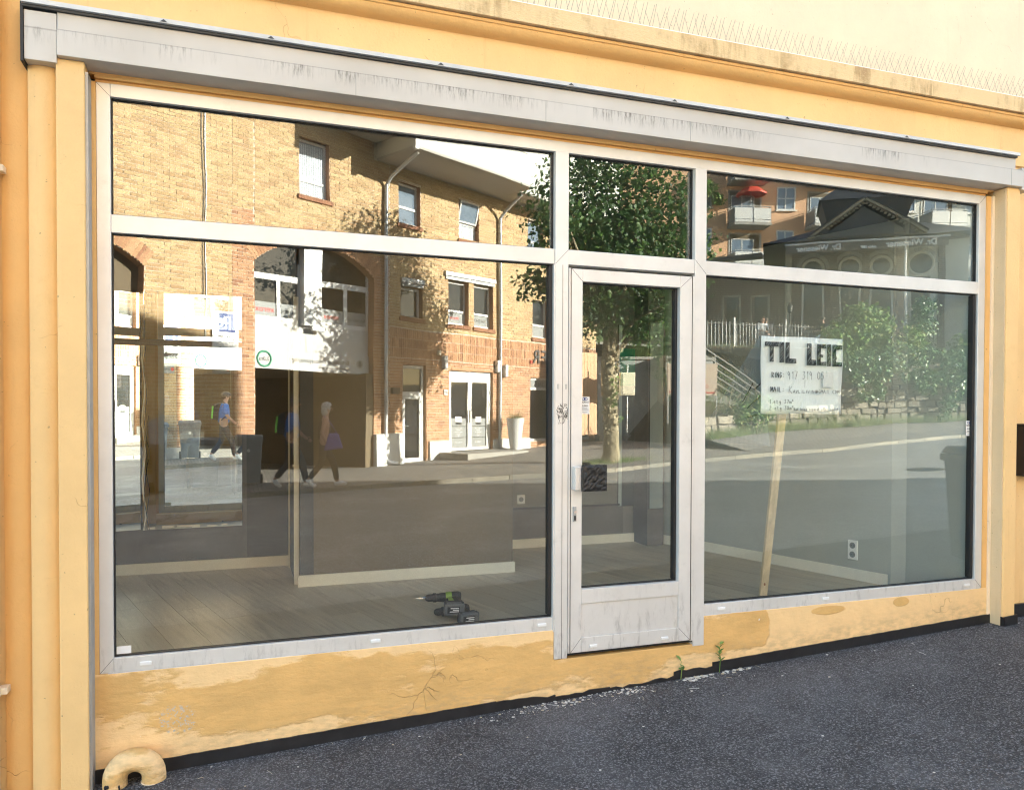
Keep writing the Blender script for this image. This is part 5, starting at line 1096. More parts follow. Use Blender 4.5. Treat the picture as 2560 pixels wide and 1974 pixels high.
man = person('man walking in a blue shirt with a green and black backpack and a dark cap', (.95, -11.75, gz(.95)), rad(2), 1.76, walkB, 'cloth_blue', 'cloth_grey', 'hair_brown', .95, f=1.05)
wm = person('grey haired woman walking in a black sleeveless top with a purple shoulder bag', (1.55, -11.42, gz(1.55)), rad(0), 1.64, walkA, 'cloth_black', 'cloth_black', 'hair_grey', 0, True, f=.93)
bpk = thing('backpack', 'green and black backpack on the back of the man in the blue shirt', 'backpack', (.95, -11.75, gz(.95)))
MB().hexa([(-.27, -.13, 1.08), (-.13, -.13, 1.05), (-.13, .13, 1.05), (-.27, .13, 1.08), (-.24, -.12, 1.46), (-.11, -.12, 1.50), (-.11, .12, 1.50), (-.24, .12, 1.46)]).build('bag', 'cloth_black', bpk, bevel=.03)
for y in (-.085, .085): MB().hexa([(-.295, y-.035, 1.1), (-.262, y-.035, 1.1), (-.262, y+.035, 1.1), (-.295, y+.035, 1.1), (-.27, y-.03, 1.42), (-.24, y-.03, 1.42), (-.24, y+.03, 1.42), (-.27, y+.03, 1.42)]).build('side_pocket', 'cloth_green', bpk, bevel=.012)
for y in (-.1, .1): MB().tube([(-.14, y, 1.48), (-.0, y, 1.52), (.12, y, 1.42), (.10, y, 1.2), (-.06, y*1.6, 1.06)], .016, 6).build('strap', 'cloth_black', bpk, smooth=True)
bag = thing('shoulder_bag', 'purple cloth bag hanging at the side of the grey haired woman', 'bag', (1.55, -11.42, gz(1.55)))
MB().hexa([(-.02, .19, .72), (.36, .19, .76), (.36, .27, .76), (-.02, .27, .72), (.08, .19, 1.06), (.26, .19, 1.06), (.26, .25, 1.06), (.08, .25, 1.06)]).build('pouch', 'cloth_purple', bag, bevel=.03); MB().tube([(.24, .22, 1.05), (.1, .17, 1.3), (.0, .08, 1.4)], .008, 6).build('strap', 'cloth_purple', bag)
cap = thing('cap', 'dark cap worn by the man in the blue shirt', 'cap', (.95, -11.75, gz(.95))); MB().ball((.06, 0, 1.71), (.12, .105, .075), 14, 8).build('crown', 'cloth_grey', cap, smooth=True); MB().prism([(.14, -.07, 1.70), (.25, -.045, 1.695), (.26, 0, 1.695), (.25, .045, 1.695), (.14, .07, 1.70)], (0, 0, .012)).build('peak', 'cloth_grey', cap)

# ---- street tree in front
tr = thing('street_tree', 'leafy street tree with a burred trunk standing behind the far kerb', 'tree', (8.35, -12.65, gz(8.35)-.02))
rg = random.Random(14); path = []; rads = []
for i in range(16):
    z = 3.2*i/15; path.append((.03*math.sin(z*2.1)+.02*rg.uniform(-1, 1), .03*math.cos(z*1.7)-.03, z)); rads.append((.235 if i == 0 else .185 if i < 3 else .165-.01*i/15)+rg.uniform(-.012, .014))
mb = MB(); mb.tube(path, rads, 14)
for i in range(170):
    z = rg.uniform(.1, 2.7); a = rg.uniform(0, 6.28); r_ = .16; mb.ball((r_*math.cos(a), r_*math.sin(a)-.0, z), rg.uniform(.018, .05), 6, 4)
mb.build('trunk', 'bark', tr, smooth=True)
limbs = []
for i in range(13):
    a = i*2.4+rg.uniform(-.3, .3); l = rg.uniform(1.3, 2.4); z0 = 2.5+rg.uniform(0, .8); e = Vector((math.cos(a)*l, math.sin(a)*l*.9, z0+rg.uniform(.5, 2.8)))
    MB().tube([(0, 0, z0-.2), (e.x*.35, e.y*.35, z0+(e.z-z0)*.45), e], [.075, .05, .015], 7).build('branch', 'bark', tr, smooth=True); limbs.append(e)
blobs = [((0, 0, 5.2), (1.5, 1.4, 2.0)), ((-1.4, .0, 4.5), (.95, .7, .95)), ((1.3, -.1, 4.6), (1.2, 1.1, 1.2)), ((.2, .6, 3.7), (1.2, .7, .75)), ((.1, -.8, 4.1), (1.2, .9, 1.1)), ((-1.2, .1, 5.9), (1.1, 1.1, 1.1)), ((1.4, .2, 6.1), (1.1, 1.1, 1.1)), ((-.7, .4, 3.35), (.9, .8, .55)), ((.9, .3, 3.3), (.9, .8, .6)), ((2.2, 0, 5.2), (.75, .7, .8)), ((0, .2, 7.1), (1.5, 1.4, .9))]
blobs += [((.35, .35, 3.55), (1.25, .6, .65)), ((.9, -.3, 4.0), (1.0, .7, .8)), ((-.3, .5, 4.4), (1.1, .7, .8)), ((1.9, .1, 4.6), (.8, .7, .8))]
blobs += [((e.x, e.y, e.z), (.55, .55, .45)) for e in limbs]
mb = MB(); leaves(mb, blobs, 17000, .135, rg, .25, .35); leaves(mb, [((.25, .1, 4.9), (1.35, .8, 1.6)), ((.2, .1, 3.75), (1.1, .6, .6))], 5500, .15, rg, .25, .08); mb.build('crown', 'leaf_tree', tr, kind='stuff')
mb = MB(); rg = random.Random(15)
leaves(mb, [((.18*math.cos(a), .18*math.sin(a), z), (.14, .14, .16)) for a, z in [(rg.uniform(0, 6.28), rg.uniform(1.0, 2.9)) for _ in range(12)]], 170, .10, rg, .2, .2); mb.build('trunk_shoots', 'leaf_hedge', tr, kind='stuff')
mb = MB()
for i in range(900):
    a = rg.uniform(0, 6.28); r = .16+abs(rg.gauss(0, .3)); x, y = 8.35+r*math.cos(a)*1.6, -12.65+r*math.sin(a)*.8; h = rg.uniform(.04, .14); q = rg.uniform(-.03, .03)
    mb.add([(x-.004, y, gz(x)), (x+.004, y, gz(x)), (x+q, y+q, gz(x)+h)], [(0, 1, 2)])
tag(mb.build('grass_tuft', 'grass', kind='stuff'), 'grass growing round the foot of the street tree', 'grass')
mc = tag(MB().lathe([(.33, 0), (.33, .006)], n=24).build('manhole_cover', 'iron_black'), 'round dark manhole cover in the sunlit road', 'manhole cover'); mc.location = (12.3, -7.3, G(12.3)+.004); mc.rotation_euler = (0, -.045, 0)

# ---- yard behind the tree: grey wall, outdoor stair, meter cabinets, bags
yw = thing('yard_wall', 'grey rendered yard wall behind the street tree with an outdoor stair', 'wall', (12.5, -19.9, gz(12.5)), rad(12)); MB().box(-.9, 3.2, -.4, 0, -.2, 2.8).build('wall', 'render_grey', yw); MB().box(-.95, 3.25, -.45, .05, 2.8, 2.9).build('coping', 'concrete', yw); MB().box(-.9, 4.6, .0, .18, -.2, .18).build('kerb_edge', 'concrete', yw)
MB().prism([(1.2, .9, -.2), (6.0, .9, -.2), (6.0, .9, .7), (4.6, .9, .7), (1.2, .9, 2.9)], (0, -.9, 0)).build('stair_wall', 'concrete', yw)
for k_ in range(5):
    z = .22+k_*.22; MB().tube([(1.2, .93, 2.9+z), (4.6, .93, .7+z), (6.0, .93, .7+z)], .018, 6).build('rail', 'rail_grey', yw)
for x, z in ((1.25, 2.85), (2.9, 1.78), (4.6, .7), (5.9, .7)): MB().tube([(x, .93, z), (x, .93, z+1.12)], .022, 6).build('rail_post', 'rail_grey', yw)
for k_, x in enumerate((11.15, 11.75)):
    c_ = thing('meter_cabinet', ('left' if k_ == 0 else 'right')+' one of two cream meter cabinets on posts behind the tree', 'cabinet', (x, -18.3, gz(x)), rad(5)); MB().box(-.24, .24, -.1, .1, 1.55, 2.3).build('box', 'cabinet_cream', c_, bevel=.02); MB().box(-.19, .19, .1, .115, 1.6, 2.25).build('door', 'cabinet_cream', c_); MB().tube([(0, 0, 0), (0, 0, 2.55)], .03, 8).build('post', 'galv', c_)
of_ = thing('timber_screen', 'orange timber screen at the end of the brick building behind the tree', 'screen', (10.35, -18.6, gz(10.3)), rad(-20))
for i in range(9): MB().box(-.6+i*.14, -.47+i*.14, -.02, .02, .3+.02*(i % 3), 3.0).build('board', 'render_orange', of_)
tb = thing('tarpaulin', 'blue tarpaulin spread under white rubbish bags in the yard', 'tarpaulin', (14.9, -20.6, gz(14.9)+.15)); mb = MB(); rg = random.Random(2)
for i in range(9):
    for j in range(5): mb.v.append((-1.4+2.8*i/8, -.5+j*.25, .25+.18*math.sin(i*1.1+j)+rg.uniform(-.05, .05)-(.3 if i in (0, 8) or j in (0, 4) else 0)))
mb.f = [(i*5+j, (i+1)*5+j, (i+1)*5+j+1, i*5+j+1) for i in range(8) for j in range(4)]; mb.m = [0]*len(mb.f); mb.build('cloth', 'tarp_blue', tb, smooth=True)
for k_, (x, y, r) in enumerate(((15.3, -20.3, .34), (15.9, -20.4, .38), (16.5, -20.2, .36))):
    b_ = thing('rubbish_bag', ('leftmost', 'middle', 'rightmost')[k_]+' of three tied white rubbish bags on the blue tarpaulin', 'bag', (x, y, gz(x)+.45)); mb = MB().ball((0, 0, r*.6), (r, r*.9, r*.75), 12, 8); mb.v = [(a+rg.uniform(-.03, .03), b+rg.uniform(-.03, .03), c+rg.uniform(-.03, .03)) for a, b, c in mb.v]; mb.build('sack', 'bag_white', b_, smooth=True); MB().lathe([(.03, r*1.2), (.05, r*1.4), (.11, r*1.75)], n=8).build('knot', 'ink_red' if k_ != 1 else 'cloth_green', b_)
rg = random.Random(41)
vn = thing('wall_shrub', 'shrub with small leaves climbing the yard wall right of the trunk', 'shrub', (13.6, -18.6, gz(13.6))); mb = MB(); leaves(mb, [((0, 0, 2.6), (.7, .4, .9)), ((.4, 0, 1.6), (.5, .35, .7)), ((-.2, 0, 3.5), (.9, .5, .7))], 900, .14, rg); mb.build('foliage', 'leaf_tree', vn, kind='stuff'); MB().tube([(.2, 0, 0), (.1, 0, 1.5), (0, 0, 3.2)], [.04, .03, .01], 6).build('stem', 'bark', vn)

# ---- dry-stone retaining wall with ivy, bank and terrace
wl = [(12.4, -14.9, .45), (15.2, -16.4, .5), (18.6, -16.72, .55), (18.95, -16.75, 1.85), (20.5, -16.8, 2.0), (23.6, -16.2, 1.9), (28, -15.4, 1.9)]
WZ = lambda x: G(x)+PV+.25
fore = MB()                                       # verge rising from pavement to wall
for (x0, y0, _), (x1, y1, _) in zip(wl[:-1], wl[1:]): fore.poly([(x0, y0+2.0, gz(x0)+.004), (x1, y1+2.0, gz(x1)+.004), (x1, y1, WZ(x1)), (x0, y0, WZ(x0))])
fore.build('verge', 'setts', kind='structure')
dw = thing('stone_wall', 'dry stone retaining wall overgrown with ivy above the far pavement', 'wall')
for (x0, y0, h0), (x1, y1, h1) in zip(wl[:-1], wl[1:]):
    L = math.hypot(x1-x0, y1-y0); ux, uy = (x1-x0)/L, (y1-y0)/L; nx, ny = -uy, ux
    if ny < 0: nx, ny = -nx, -ny
    MB().hexa([(x0-nx*.5, y0-ny*.5, 0), (x1-nx*.5, y1-ny*.5, 0), (x1-nx*.06, y1-ny*.06, 0), (x0-nx*.06, y0-ny*.06, 0), (x0-nx*.5, y0-ny*.5, WZ(x0)+h0), (x1-nx*.5, y1-ny*.5, WZ(x1)+h1), (x1-nx*.06, y1-ny*.06, WZ(x0)+h0), (x0-nx*.06, y0-ny*.06, WZ(x0)+h0)]).build('wall_core', 'soil', dw)
    z = -.15
    while z < max(h0, h1):
        rh = RND.uniform(.17, .30); t = RND.uniform(-.3, 0)
        while t < L:
            l = RND.uniform(.3, .75); a, b_ = max(t, 0), min(t+l, L); hh = h0+(h1-h0)*(a/L)
            if b_-a > .12 and z < hh:
                j = lambda q=.025: RND.uniform(-q, q); pr = RND.uniform(.0, .07); zz = WZ(x0+ux*a)+z; co = []
                for (tt, dd_, dz) in ((a+.015, -.1, .0), (b_-.015, -.1, 0), (b_-.015, pr, 0), (a+.015, pr, 0), (a+.015, -.1, rh-.02), (b_-.015, -.1, rh-.02), (b_-.03, pr-.02, rh-.02), (a+.03, pr-.02, rh-.02)):
                    tt += j(); co.append((x0+ux*tt+nx*dd_, y0+uy*tt+ny*(dd_), zz+dz+j(.02)))
                MB().hexa(co).build('stone', 'stone', dw, bevel=.02)
            t += l
        z += rh
TZ = 4.1
MB().hexa([(12, -30, 0), (60, -30, 0), (60, -17.3, 0), (12, -15.4, 0), (9.5, -30, TZ), (60, -30, TZ), (60, -20.0, TZ), (15.5, -21.7, TZ)]).build('bank', 'soil', kind='structure')
mb = MB(); mb.poly([(18.95, -16.95, WZ(19)+1.8), (28, -15.8, WZ(28)+1.9), (60, -17, 5), (60, -20.1, TZ+.02), (15.5, -21.8, TZ+.02)]); mb.build('slope', 'soil', kind='structure')
MB().box(9, 90, -70, -21.75, TZ-.05, TZ+.025).build('terrace', 'concrete', kind='structure')
MB().hexa([(0, -90, 0), (120, -90, 0), (120, -33, 0), (0, -33, 0), (0, -90, 12), (120, -90, 12), (120, -36, 8), (10, -36, 8)]).build('hillside', 'hill_green', kind='structure')
rg = random.Random(51)
iv = thing('ivy', 'ivy and creepers hanging over the dry stone wall', 'ivy'); mb = MB()
bl = []
for i in range(70):
    x = rg.uniform(19.1, 27.5); y = -16.55+(x-20)*.1+.1; hi = WZ(x)+1.95; z = hi-abs(rg.gauss(0, .55))*(.8 if x < 20 else 1 if x > 23 else 1.25); bl.append(((x, y+.12, z), (rg.uniform(.25, .55), .16, rg.uniform(.18, .4))))
for i in range(30): x = rg.uniform(19.0, 28); bl.append(((x, -16.7+(x-20)*.1, WZ(x)+2.0+rg.uniform(0, .35)), (.6, .3, .3)))
leaves(mb, bl, 12000, .13, rg, .2, .3); mb.build('foliage', 'leaf_ivy', iv, kind='stuff')
def bush(label, loc, bl, n, sz, mat, seed):
    r_ = random.Random(seed); t = thing('bush', label, 'bush', loc); mb = MB(); leaves(mb, bl, n, sz, r_, .4, .25); mb.build('foliage', mat, t, kind='stuff')
    for i in range(5): MB().tube([(r_.uniform(-.4, .4), r_.uniform(-.2, .2), -1.0), (r_.uniform(-.8, .8), r_.uniform(-.2, .2), .3), (r_.uniform(-1, 1), 0, 1.0)], [.03, .02, .008], 5).build('stem', 'bark', t)
bush('bright green bamboo like bush on the bank in front of the kiosk', (20.6, -18.0, 3.9), [((0, 0, .4), (1.0, .7, .9)), ((-.9, .1, .2), (.7, .5, .7)), ((1.0, 0, .7), (.8, .6, .8)), ((.2, .2, 1.1), (.7, .5, .5)), ((-.2, .4, -.6), (1.6, .5, .5))], 5200, .17, 'leaf_hedge', 3)
bush('darker flowering bush beside the right corner of the kiosk', (23.6, -17.9, 4.2), [((0, 0, .4), (.7, .6, 1.0)), ((.2, 0, 1.3), (.5, .5, .5)), ((-.1, .2, -.6), (1.0, .5, .6))], 2000, .13, 'leaf_ivy', 4)
bush('large dark overhanging shrub at the right end of the bank', (27.4, -16.9, 4.6), [((0, 0, .6), (1.6, 1.0, 1.6)), ((.6, .2, -1.2), (1.6, .8, .9)), ((.5, 0, 2.2), (1.3, .9, 1.0)), ((1.6, .1, .3), (1.2, .8, 1.8))], 5200, .16, 'leaf_tree', 5)
bush('broad light green shrub between the bamboo like bush and the flowering bush', (22.2, -17.5, 3.7), [((0, 0, .0), (1.0, .5, .6)), ((.5, .1, .5), (.6, .4, .5)), ((-.6, .2, -.5), (.8, .3, .4))], 2400, .15, 'leaf_hedge', 13)
bush('light green shrub right of the flowering bush at the wall top', (25.3, -17.1, 3.9), [((0, 0, .0), (1.1, .5, .7)), ((.4, .1, .7), (.8, .5, .6)), ((-.5, .2, -.6), (1.0, .3, .4))], 2400, .15, 'leaf_hedge', 14)
bush('low green shrub under the cream banner left of the stone wall', (14.6, -15.9, 1.5), [((0, 0, .0), (.8, .35, .5)), ((.7, -.1, .2), (.5, .3, .5))], 1200, .12, 'leaf_hedge', 6)
mb = MB(); rg = random.Random(61)
for i in range(5200):
    t = rg.random(); sgm = rg.choice((0, 1, 1, 3, 4, 5)); a, b_ = wl[sgm], wl[sgm+1]; x = a[0]+(b_[0]-a[0])*t; y = a[1]+(b_[1]-a[1])*t+.05+abs(rg.gauss(0, .22)); z = WZ(x)-.02; h = rg.uniform(.08, .34); q = rg.uniform(-.1, .1)
    mb.add([(x-.008, y, z), (x+.008, y, z), (x+q, y+rg.uniform(-.05, .1), z+h)], [(0, 1, 2)])
tag(mb.build('verge_grass', 'grass', kind='stuff'), 'long grass along the foot of the stone wall', 'grass')
mb = MB()
for i in range(5200):
    x = rg.uniform(13.2, 20); u_ = rg.random(); y = -16.4-u_*5.3; z = 1.0+(TZ-1.0)*max(0, min(1, (-(y+15.9))/5.8)); h = rg.uniform(.08, .3); q = rg.uniform(-.1, .1); mb.add([(x-.01, y, z), (x+.01, y, z), (x+q, y+.1, z+h)], [(0, 1, 2)])
tag(mb.build('bank_grass', 'grass', kind='stuff'), 'grass on the shaded bank below the terrace fence', 'grass')
bn = thing('banner', 'cream banner with red print on the bank left of the rent sign', 'banner', (13.0, -16.4, 2.1), rad(18))
MB().box(-.75, .75, 0, .02, 0, .95).build('cloth', 'banner_cream', bn); MB().box(-.7, .7, .021, .024, .07, .11).build('print_line', 'ink_red', bn)
for i, s in enumerate(('DIN BABYLEGE', 'OPPTUR STRAND')): text('banner_text', s, .17, 'ink_red', bn, (0, .022, .42-.2*i), (-1, 0, 0), align='CENTER', sx=.75)
for x in (-.45, .2): MB().prism([(x-.13, .021, .9), (x-.06, .021, .9), (x, .021, .72), (x+.06, .021, .9), (x+.13, .021, .9), (x, .021, .6)], (0, .003, 0)).build('emblem', 'ink_red', bn)
for x in (-.74, .74): MB().tube([(x, -.03, -.9), (x, -.03, 1.0)], .025, 6).build('post', 'galv', bn)
fn = thing('terrace_fence', 'thin iron railing along the terrace of the brick kiosk', 'fence', (18.6, -22.1, TZ), rad(0))
MB().box(-2.6, 5, -.015, .015, .93, .96).build('top_rail', 'iron_black', fn); MB().box(-2.6, 5, -.015, .015, .08, .11).build('bottom_rail', 'iron_black', fn)
pk = MB().box(-.007, .007, -.007, .007, .02, 1.02).mesh('picket', 'galv')
for i in range(47): inst(pk, 'picket', fn, (-2.55+i*.16, .0, 0))
for x in (-2.6, -.1, 2.4, 5): MB().box(x-.03, x+.03, -.03, .03, 0, 1.2).build('post', 'rail_grey', fn)

# ---- kiosk: brick tea house with gable and awning
KS = 1.1
ko = thing('kiosk_building', 'dark brick restaurant pavilion with a pale trimmed gable and round topped windows', 'building', (22, -23.4, TZ), math.atan2(.62, .785))
KZ = lambda z: 1.6+(z-1.6)*KS-TZ
Kb = lambda mb, name, mat, **k: mb.build(name, mat, ko, **k)
Kb(MB().box(0, 6.9, -7, 0, -.6, KZ(8.1)), 'wall', 'brick_kiosk'); Kb(MB().box(4.0*KS, 6.92, -.2, .02, -.5, KZ(7.9)), 'grey_wall', 'render_white')
for s, wd in ((1.0, .34), (2.33, .34), (3.38, .34), (4.71, .40)):
    x = s*KS; zc = KZ(7.07)
    ring = MB().tube([(x+(wd+.06)*math.cos(a), .05, zc+(wd+.06)*math.sin(a)) for a in [i*math.pi/12 for i in range(25)]], .06, 8); r_ = Kb(ring, 'round_window', 'render_white', smooth=True)
    MB().tube([(x, .03, zc), (x, .05, zc)], wd+.02, 24).build('pane', 'pane_dark', r_)
    f = Kb(MB().frame(x-.42, x+.42, KZ(4.6), zc-.46, .075, .01, .09), 'window', 'render_white'); MB().box(x-.345, x+.345, .03, .045, KZ(4.6)+.08, zc-.54).build('pane', 'pane_dark', f)
    arch = MB()
    for i in range(14):
        a0, a1 = math.pi*i/14, math.pi*(i+1)/14; arch.prism([(x+R*math.cos(a), .02, zc+R*math.sin(a)) for a, R in ((a0, .52), (a1-.02, .52), (a1-.02, .66), (a0, .66))], (0, .06, 0))
    Kb(arch, 'arch_trim', 'render_grey', kind='stuff')
for x in (.12, 1.75*KS, 2.86*KS, 4.02*KS, 5.4*KS): Kb(MB().box(x-.13, x+.13, .0, .10, -.4, KZ(7.8)), 'pier', 'brick_kiosk' if x > .2 else 'timber_pale')
gl_, gr_, ga = (.98*KS, KZ(8.18)), (4.66*KS, KZ(8.18)), (2.80*KS, KZ(9.42))
Kb(MB().prism([(gl_[0]+.3, .03, gl_[1]), (gr_[0]-.3, .03, gr_[1]), (ga[0], .03, ga[1]-.18)], (0, .1, 0)), 'gable', 'gable_board')
Kb(MB().prism([(gl_[0]+.3, .0, KZ(7.8)), (gr_[0]-.3, .0, KZ(7.8)), (gr_[0]-.3, .0, gr_[1]), (gl_[0]+.3, .0, gl_[1])], (0, .12, 0)), 'gable_base', 'gable_board')
for (x, z) in (gl_, gr_):
    d = (ga[0]-x, ga[1]-z); n = Vector((-d[1], 0, d[0])).normalized() if x < ga[0] else Vector((d[1], 0, -d[0])).normalized()
    for o0, o1, y0, y1, mt, nm in ((0, .10, .35, .62, 'timber_pale', 'barge_board'), (-.13, -.01, .35, .50, 'timber_pale', 'fretwork'), (.102, .16, -5, .68, 'slate', 'roof')):
        a, b_ = Vector((x, 0, z)), Vector((ga[0], 0, ga[1])); a = a-(b_-a)*.08
        if nm == 'fretwork':
            m_ = MB(); L = 16
            for i in range(L): p, q = a.lerp(b_, i/L), a.lerp(b_, (i+.62)/L); m_.prism([p+n*o0*.6, q+n*o0*1.0, q+n*o1, p+n*o1], (0, .08, 0)); 
            m_ = Kb(m_, nm, mt, kind='stuff'); m_.location = (0, y0, 0)
        else: Kb(MB().prism([a+n*o0+Vector((0, y0, 0)), b_+n*o0+Vector((0, y0, 0)), b_+n*o1+Vector((0, y0, 0)), a+n*o1+Vector((0, y0, 0))], (0, y1-y0, 0)), nm, mt)
for x in (gl_[0]+.42, gr_[0]-.42): Kb(MB().box(x-.16, x+.16, .13, .40, KZ(7.75), KZ(8.35)).box(x-.2, x+.2, .12, .46, KZ(8.3), KZ(8.42)), 'gable_bracket', 'gable_board')
Kb(MB().hexa([(-.9, .75, KZ(8.02)), (7.3, .75, KZ(8.02)), (7.3, -7.5, KZ(8.02)), (-.9, -7.5, KZ(8.02)), (1.6, -2.6, KZ(9.1)), (5.6, -2.6, KZ(9.1)), (5.6, -5, KZ(9.1)), (1.6, -5, KZ(9.1))]), 'roof', 'slate')
Kb(MB().hexa([(1.9, -4.6, KZ(9.0)), (4.9, -4.6, KZ(9.0)), (4.9, -2.6, KZ(9.0)), (1.9, -2.6, KZ(9.0)), (1.5, -5.0, KZ(10.1)), (5.3, -5.0, KZ(10.1)), (5.3, -2.2, KZ(10.1)), (1.5, -2.2, KZ(10.1))]), 'turret', 'slate')
Kb(MB().hexa([(1.4, -5.1, KZ(10.1)+.002), (5.4, -5.1, KZ(10.1)+.002), (5.4, -2.1, KZ(10.1)+.002), (1.4, -2.1, KZ(10.1)+.002), (3.0, -3.8, KZ(11.3)), (3.4, -3.8, KZ(11.3)), (3.4, -3.4, KZ(11.3)), (3.0, -3.4, KZ(11.3))]), 'turret_roof', 'slate')
# left wing of the pavilion
Kb(MB().prism([(-6.5, 1.0, -.6), (-.002, -.05, -.6), (-.002, -6, -.6), (-6.5, -6, -.6)], (0, 0, KZ(7.2)+.6)), 'side_wing', 'brick_kiosk'); Kb(MB().prism([(-6.9, 1.6, KZ(7.2)), (-.95, .6, KZ(7.6)), (-.95, -6, KZ(8.6)), (-6.9, -6, KZ(8.6))], (0, 0, .15)), 'side_roof', 'slate')
for x in (-1.0, -2.2, -3.6): y = .98-(x+6.5)*.1615; f = MB().frame(x-.4, x+.4, .7, 2.5, .08, y-.05, y+.08); f = Kb(f, 'window', 'timber_pale'); MB().box(x-.32, x+.32, y, y+.05, .78, 2.42).build('pane', 'pane_dark', f)
aw = thing('awning', 'long grey awning with white lettering along the front of the kiosk', 'awning', ko.location, ko.rotation_euler[2])
za, zb = KZ(7.72), KZ(7.42)
MB().prism([(.0, .12, KZ(8.0)), (0, 1.62, za+.02), (0, 1.62, za-.01), (0, .12, KZ(8.0)-.03)], (5.9, 0, 0)).build('canopy', 'awning_cloth', aw); mb = MB(); n = 44
for i in range(n+1): x = 5.9*i/n; y = 1.64+.015*math.sin(i*1.3); mb.v += [(x, y, zb+.012*math.sin(i*.9)), (x, y, za)]
mb.f = [(2*i, 2*i+2, 2*i+3, 2*i+1) for i in range(n)]; mb.m = [0]*n; v_ = mb.build('valance', 'awning_cloth', aw); sm = v_.modifiers.new('t', 'SOLIDIFY'); sm.thickness = .006; sm.offset = -1
MB().box(-.05, 5.95, 1.60, 1.66, za, za+.07).build('front_bar', 'white_paint', aw)
for x, s, sz in ((2.1, 'Dr. Wiesener', .30), (5.5, 'Dr. Wiesener', .32), (3.35, 'siden 1889', .13)): text('awning_lettering', s, sz, 'ink_white', aw, (x, 1.668, zb+.07), (-1, 0, 0), depth=.002, bold=.012)
for x in (4.0*KS,): MB().tube([(x, 1.6, -.1), (x, 1.6, za)], .045, 8).build('awning_post', 'white_paint', aw)
# guests on the terrace
sit = dict(walkA, pelvis=(0, 0, .55), chest=(.02, 0, .92), neck=(.05, 0, 1.08), head=(.09, 0, 1.21), shl=(.02, .18, 1.02), ell=(.12, .22, .78), wrl=(.32, .16, .74), hdl=(.4, .15, .73), shr=(.02, -.18, 1.02), elr=(.12, -.22, .78), wrr=(.32, -.16, .74), hdr=(.4, -.15, .73), hpl=(.03, .1, .52), knl=(.44, .12, .50), anl=(.44, .12, .09), tol=(.56, .12, .05), hpr=(.03, -.1, .52), knr=(.44, -.12, .50), anr=(.44, -.12, .09), tor=(.56, -.12, .05))
for k_, (x, y, rz, tp_, hr, lb_) in enumerate(((20.3, -22.65, 100, 'cloth_light', 'hair_brown', 'seated guest in a pale checked shirt at the terrace railing'), (20.8, -23.0, 160, 'cloth_grey', 'hair_brown', 'seated guest in dark clothes behind the guest in the pale shirt'), (22.7, -21.9, 190, 'cloth_black', 'hair_brown', 'seated guest in black by the bright green bush'), (24.6, -20.9, 80, 'cloth_light', 'hair_grey', 'seated guest behind the bright bush under the awning'))):
    person(lb_, (x, y, TZ+.03), rad(rz), 1.72, sit, tp_, 'denim', hr, 1.3, shoe='iron_black')
    ch = thing('terrace_chair', 'metal terrace chair under '+lb_.replace('seated ', 'the '), 'chair', (x, y, TZ+.03), rad(rz)); MB().box(-.22, .22, -.22, .22, .42, .45).build('seat', 'rail_grey', ch); MB().box(-.25, -.22, -.22, .22, .45, .85).build('backrest', 'rail_grey', ch)
    for a in (-.2, .2):
        for b_ in (-.2, .2): MB().tube([(a, b_, 0), (a, b_, .42)], .012, 6).build('leg', 'rail_grey', ch)
lamp = thing('garden_lamp', 'black lantern post by the terrace railing', 'lamp', (21.3, -22.2, TZ)); MB().tube([(0, 0, 0), (0, 0, 1.5)], .03, 8).build('post', 'iron_black', lamp); MB().lathe([(.05, 1.5), (.1, 1.56), (.13, 1.8), (.02, 1.95)], n=6).build('lantern', 'iron_black', lamp)

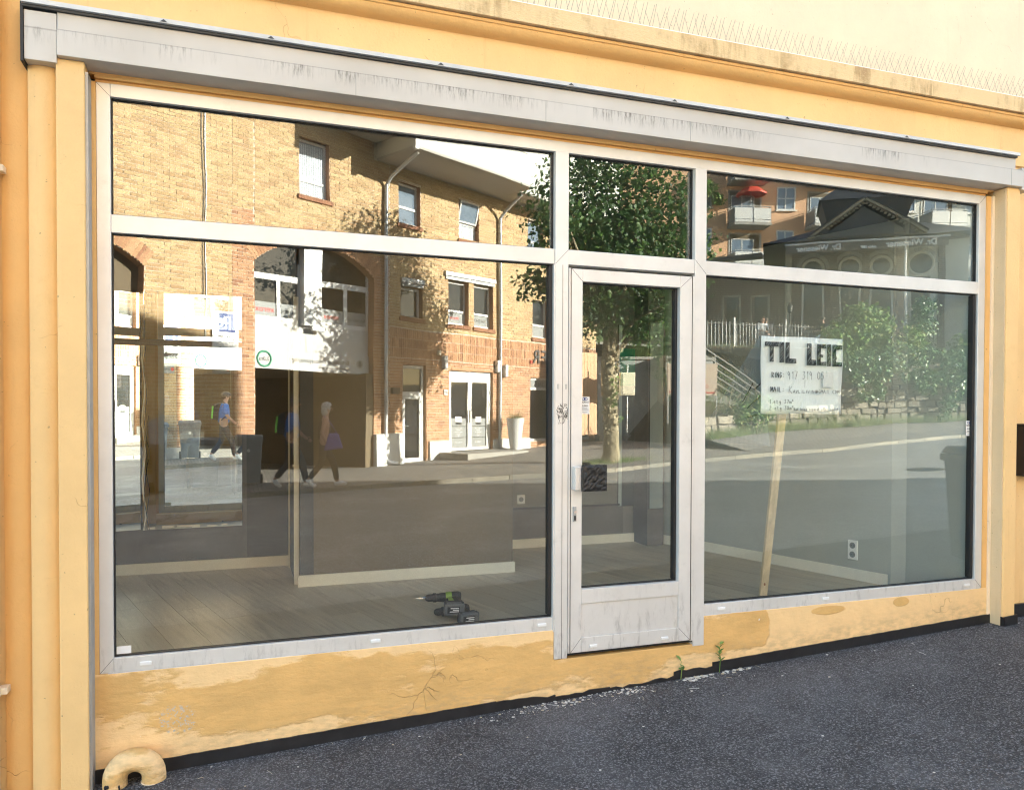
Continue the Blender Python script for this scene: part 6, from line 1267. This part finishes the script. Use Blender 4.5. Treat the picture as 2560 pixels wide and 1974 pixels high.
# ---- apartment building uphill
ap = thing('apartment_building', 'orange and white apartment building with white balconies up the hill', 'building', (34, -42, 0), math.atan2(.243, .97))
Ab = lambda mb, name, mat, **k: mb.build(name, mat, ap, **k)
Ab(MB().box(-10, 10.65, -12, 0, 4, 23), 'orange_wall', 'render_orange'); Ab(MB().box(10.66, 26, -12, .3, 4, 23), 'white_wall', 'render_white'); Ab(MB().box(-10.5, 26.5, -12.5, .8, 23, 23.5), 'roof', 'slate')
for fz in (8.6, 11.6, 14.55, 17.55):
    for s0, s1, white in ((-1.6, .75, 0), (4.0, 6.4, 0), (12.4, 14.9, 1), (18.4, 21, 1)):
        y0 = .3 if white else 0
        lg = Ab(MB().frame(s0, s1, fz, fz+2.55, .12, y0-.02, y0+.03), 'loggia', 'render_white' if white else 'concrete'); MB().box(s0+.12, s1-.12, y0+.004, y0+.012, fz+.1, fz+2.43).build('loggia_shade', 'brown_wall', lg)  # flat brown sheet stands in for the shade of a loggia recess
        f = Ab(MB().frame(s0+.2, s1-.5, fz+.12, fz+2.15, .06, y0+.014, y0+.05).box((s0+s1)/2-.2, (s0+s1)/2-.14, y0+.014, y0+.049, fz+.18, fz+2.09), 'balcony_door', 'white_paint'); MB().box(s0+.26, s1-.56, y0+.02, y0+.03, fz+.18, fz+2.09).build('pane', 'pane_sky', f)
        b_ = Ab(MB().box(s0-.1, s1+.1, y0, y0+1.5, fz-.18, fz), 'balcony', 'concrete')
        for a, c in ((s0-.05, (s0+s1)/2-.04), ((s0+s1)/2+.04, s1+.05)): MB().box(a, c, y0+1.44, y0+1.48, fz+.22, fz+.98).build('front_panel', 'white_paint', b_); MB().box(a, c, y0+1.44, y0+1.48, fz+.02, fz+.18).build('lower_panel', 'white_paint', b_)
        for x in (s0-.07, s1+.07): MB().box(x-.02, x+.02, y0+.05, y0+1.47, fz+.1, fz+.98).build('side_panel', 'film_grey', b_)
        MB().tube([(s0-.08, y0+.05, fz+1.08), (s0-.08, y0+1.46, fz+1.08), (s1+.08, y0+1.46, fz+1.08), (s1+.08, y0+.05, fz+1.08)], .03, 6).build('hand_rail', 'rail_grey', b_)
    for s0, s1, y0, w_ in ((1.86, 3.14, 0, 1), (-4.4, -2.9, 0, 1), (7.9, 9.2, 0, 1), (10.85, 12.0, .3, 1), (15.8, 17.1, .3, 1)):
        f = Ab(MB().frame(s0, s1, fz+1.25, fz+2.8, .09, y0-.03, y0+.05).box((s0+s1)/2-.04, (s0+s1)/2+.04, y0, y0+.045, fz+1.34, fz+2.71).box(s0+.09, s1-.09, y0, y0+.044, fz+1.98, fz+2.06), 'window', 'white_paint'); MB().box(s0+.09, s1-.09, y0+.005, y0+.015, fz+1.34, fz+2.71).build('pane', 'pane_sky', f)
        Ab(MB().box(s0-.1, s1+.1, y0+.0, y0+.14, fz+1.17, fz+1.245), 'window_sill', 'white_paint')
um = thing('balcony_parasol', 'red parasol open on an orange apartment balcony', 'parasol', (34-.97*.3-.243*.8, -42-.243*.3+.97*.8, 14.55), 0)
mb = MB(); n = 8; 
for i in range(n):
    a0, a1 = 2*math.pi*i/n, 2*math.pi*(i+1)/n
    p0 = (0, 0, 2.55); q = [(.55*math.cos(a), .55*math.sin(a), 2.42) for a in (a0, a1)]; w_ = [(1.0*math.cos(a), 1.0*math.sin(a), 2.08) for a in (a0, a1)]; e = [(1.0*math.cos(a), 1.0*math.sin(a), 1.98) for a in (a0, a1)]
    mb.poly([p0, q[0], q[1]]); mb.poly([q[0], w_[0], w_[1], q[1]]); mb.poly([w_[0], e[0], e[1], w_[1]])
mb.build('canopy', 'parasol_red', um); MB().tube([(0, 0, 0), (0, 0, 2.6)], .025, 8).build('pole', 'rail_grey', um)
bush('leafy pot plant crowding a balcony left of the red parasol', (30.6, -42.2, 17.0), [((0, 0, 0), (.8, .5, .6)), ((.8, 0, -.7), (.6, .5, .5))], 500, .25, 'leaf_hedge', 9)
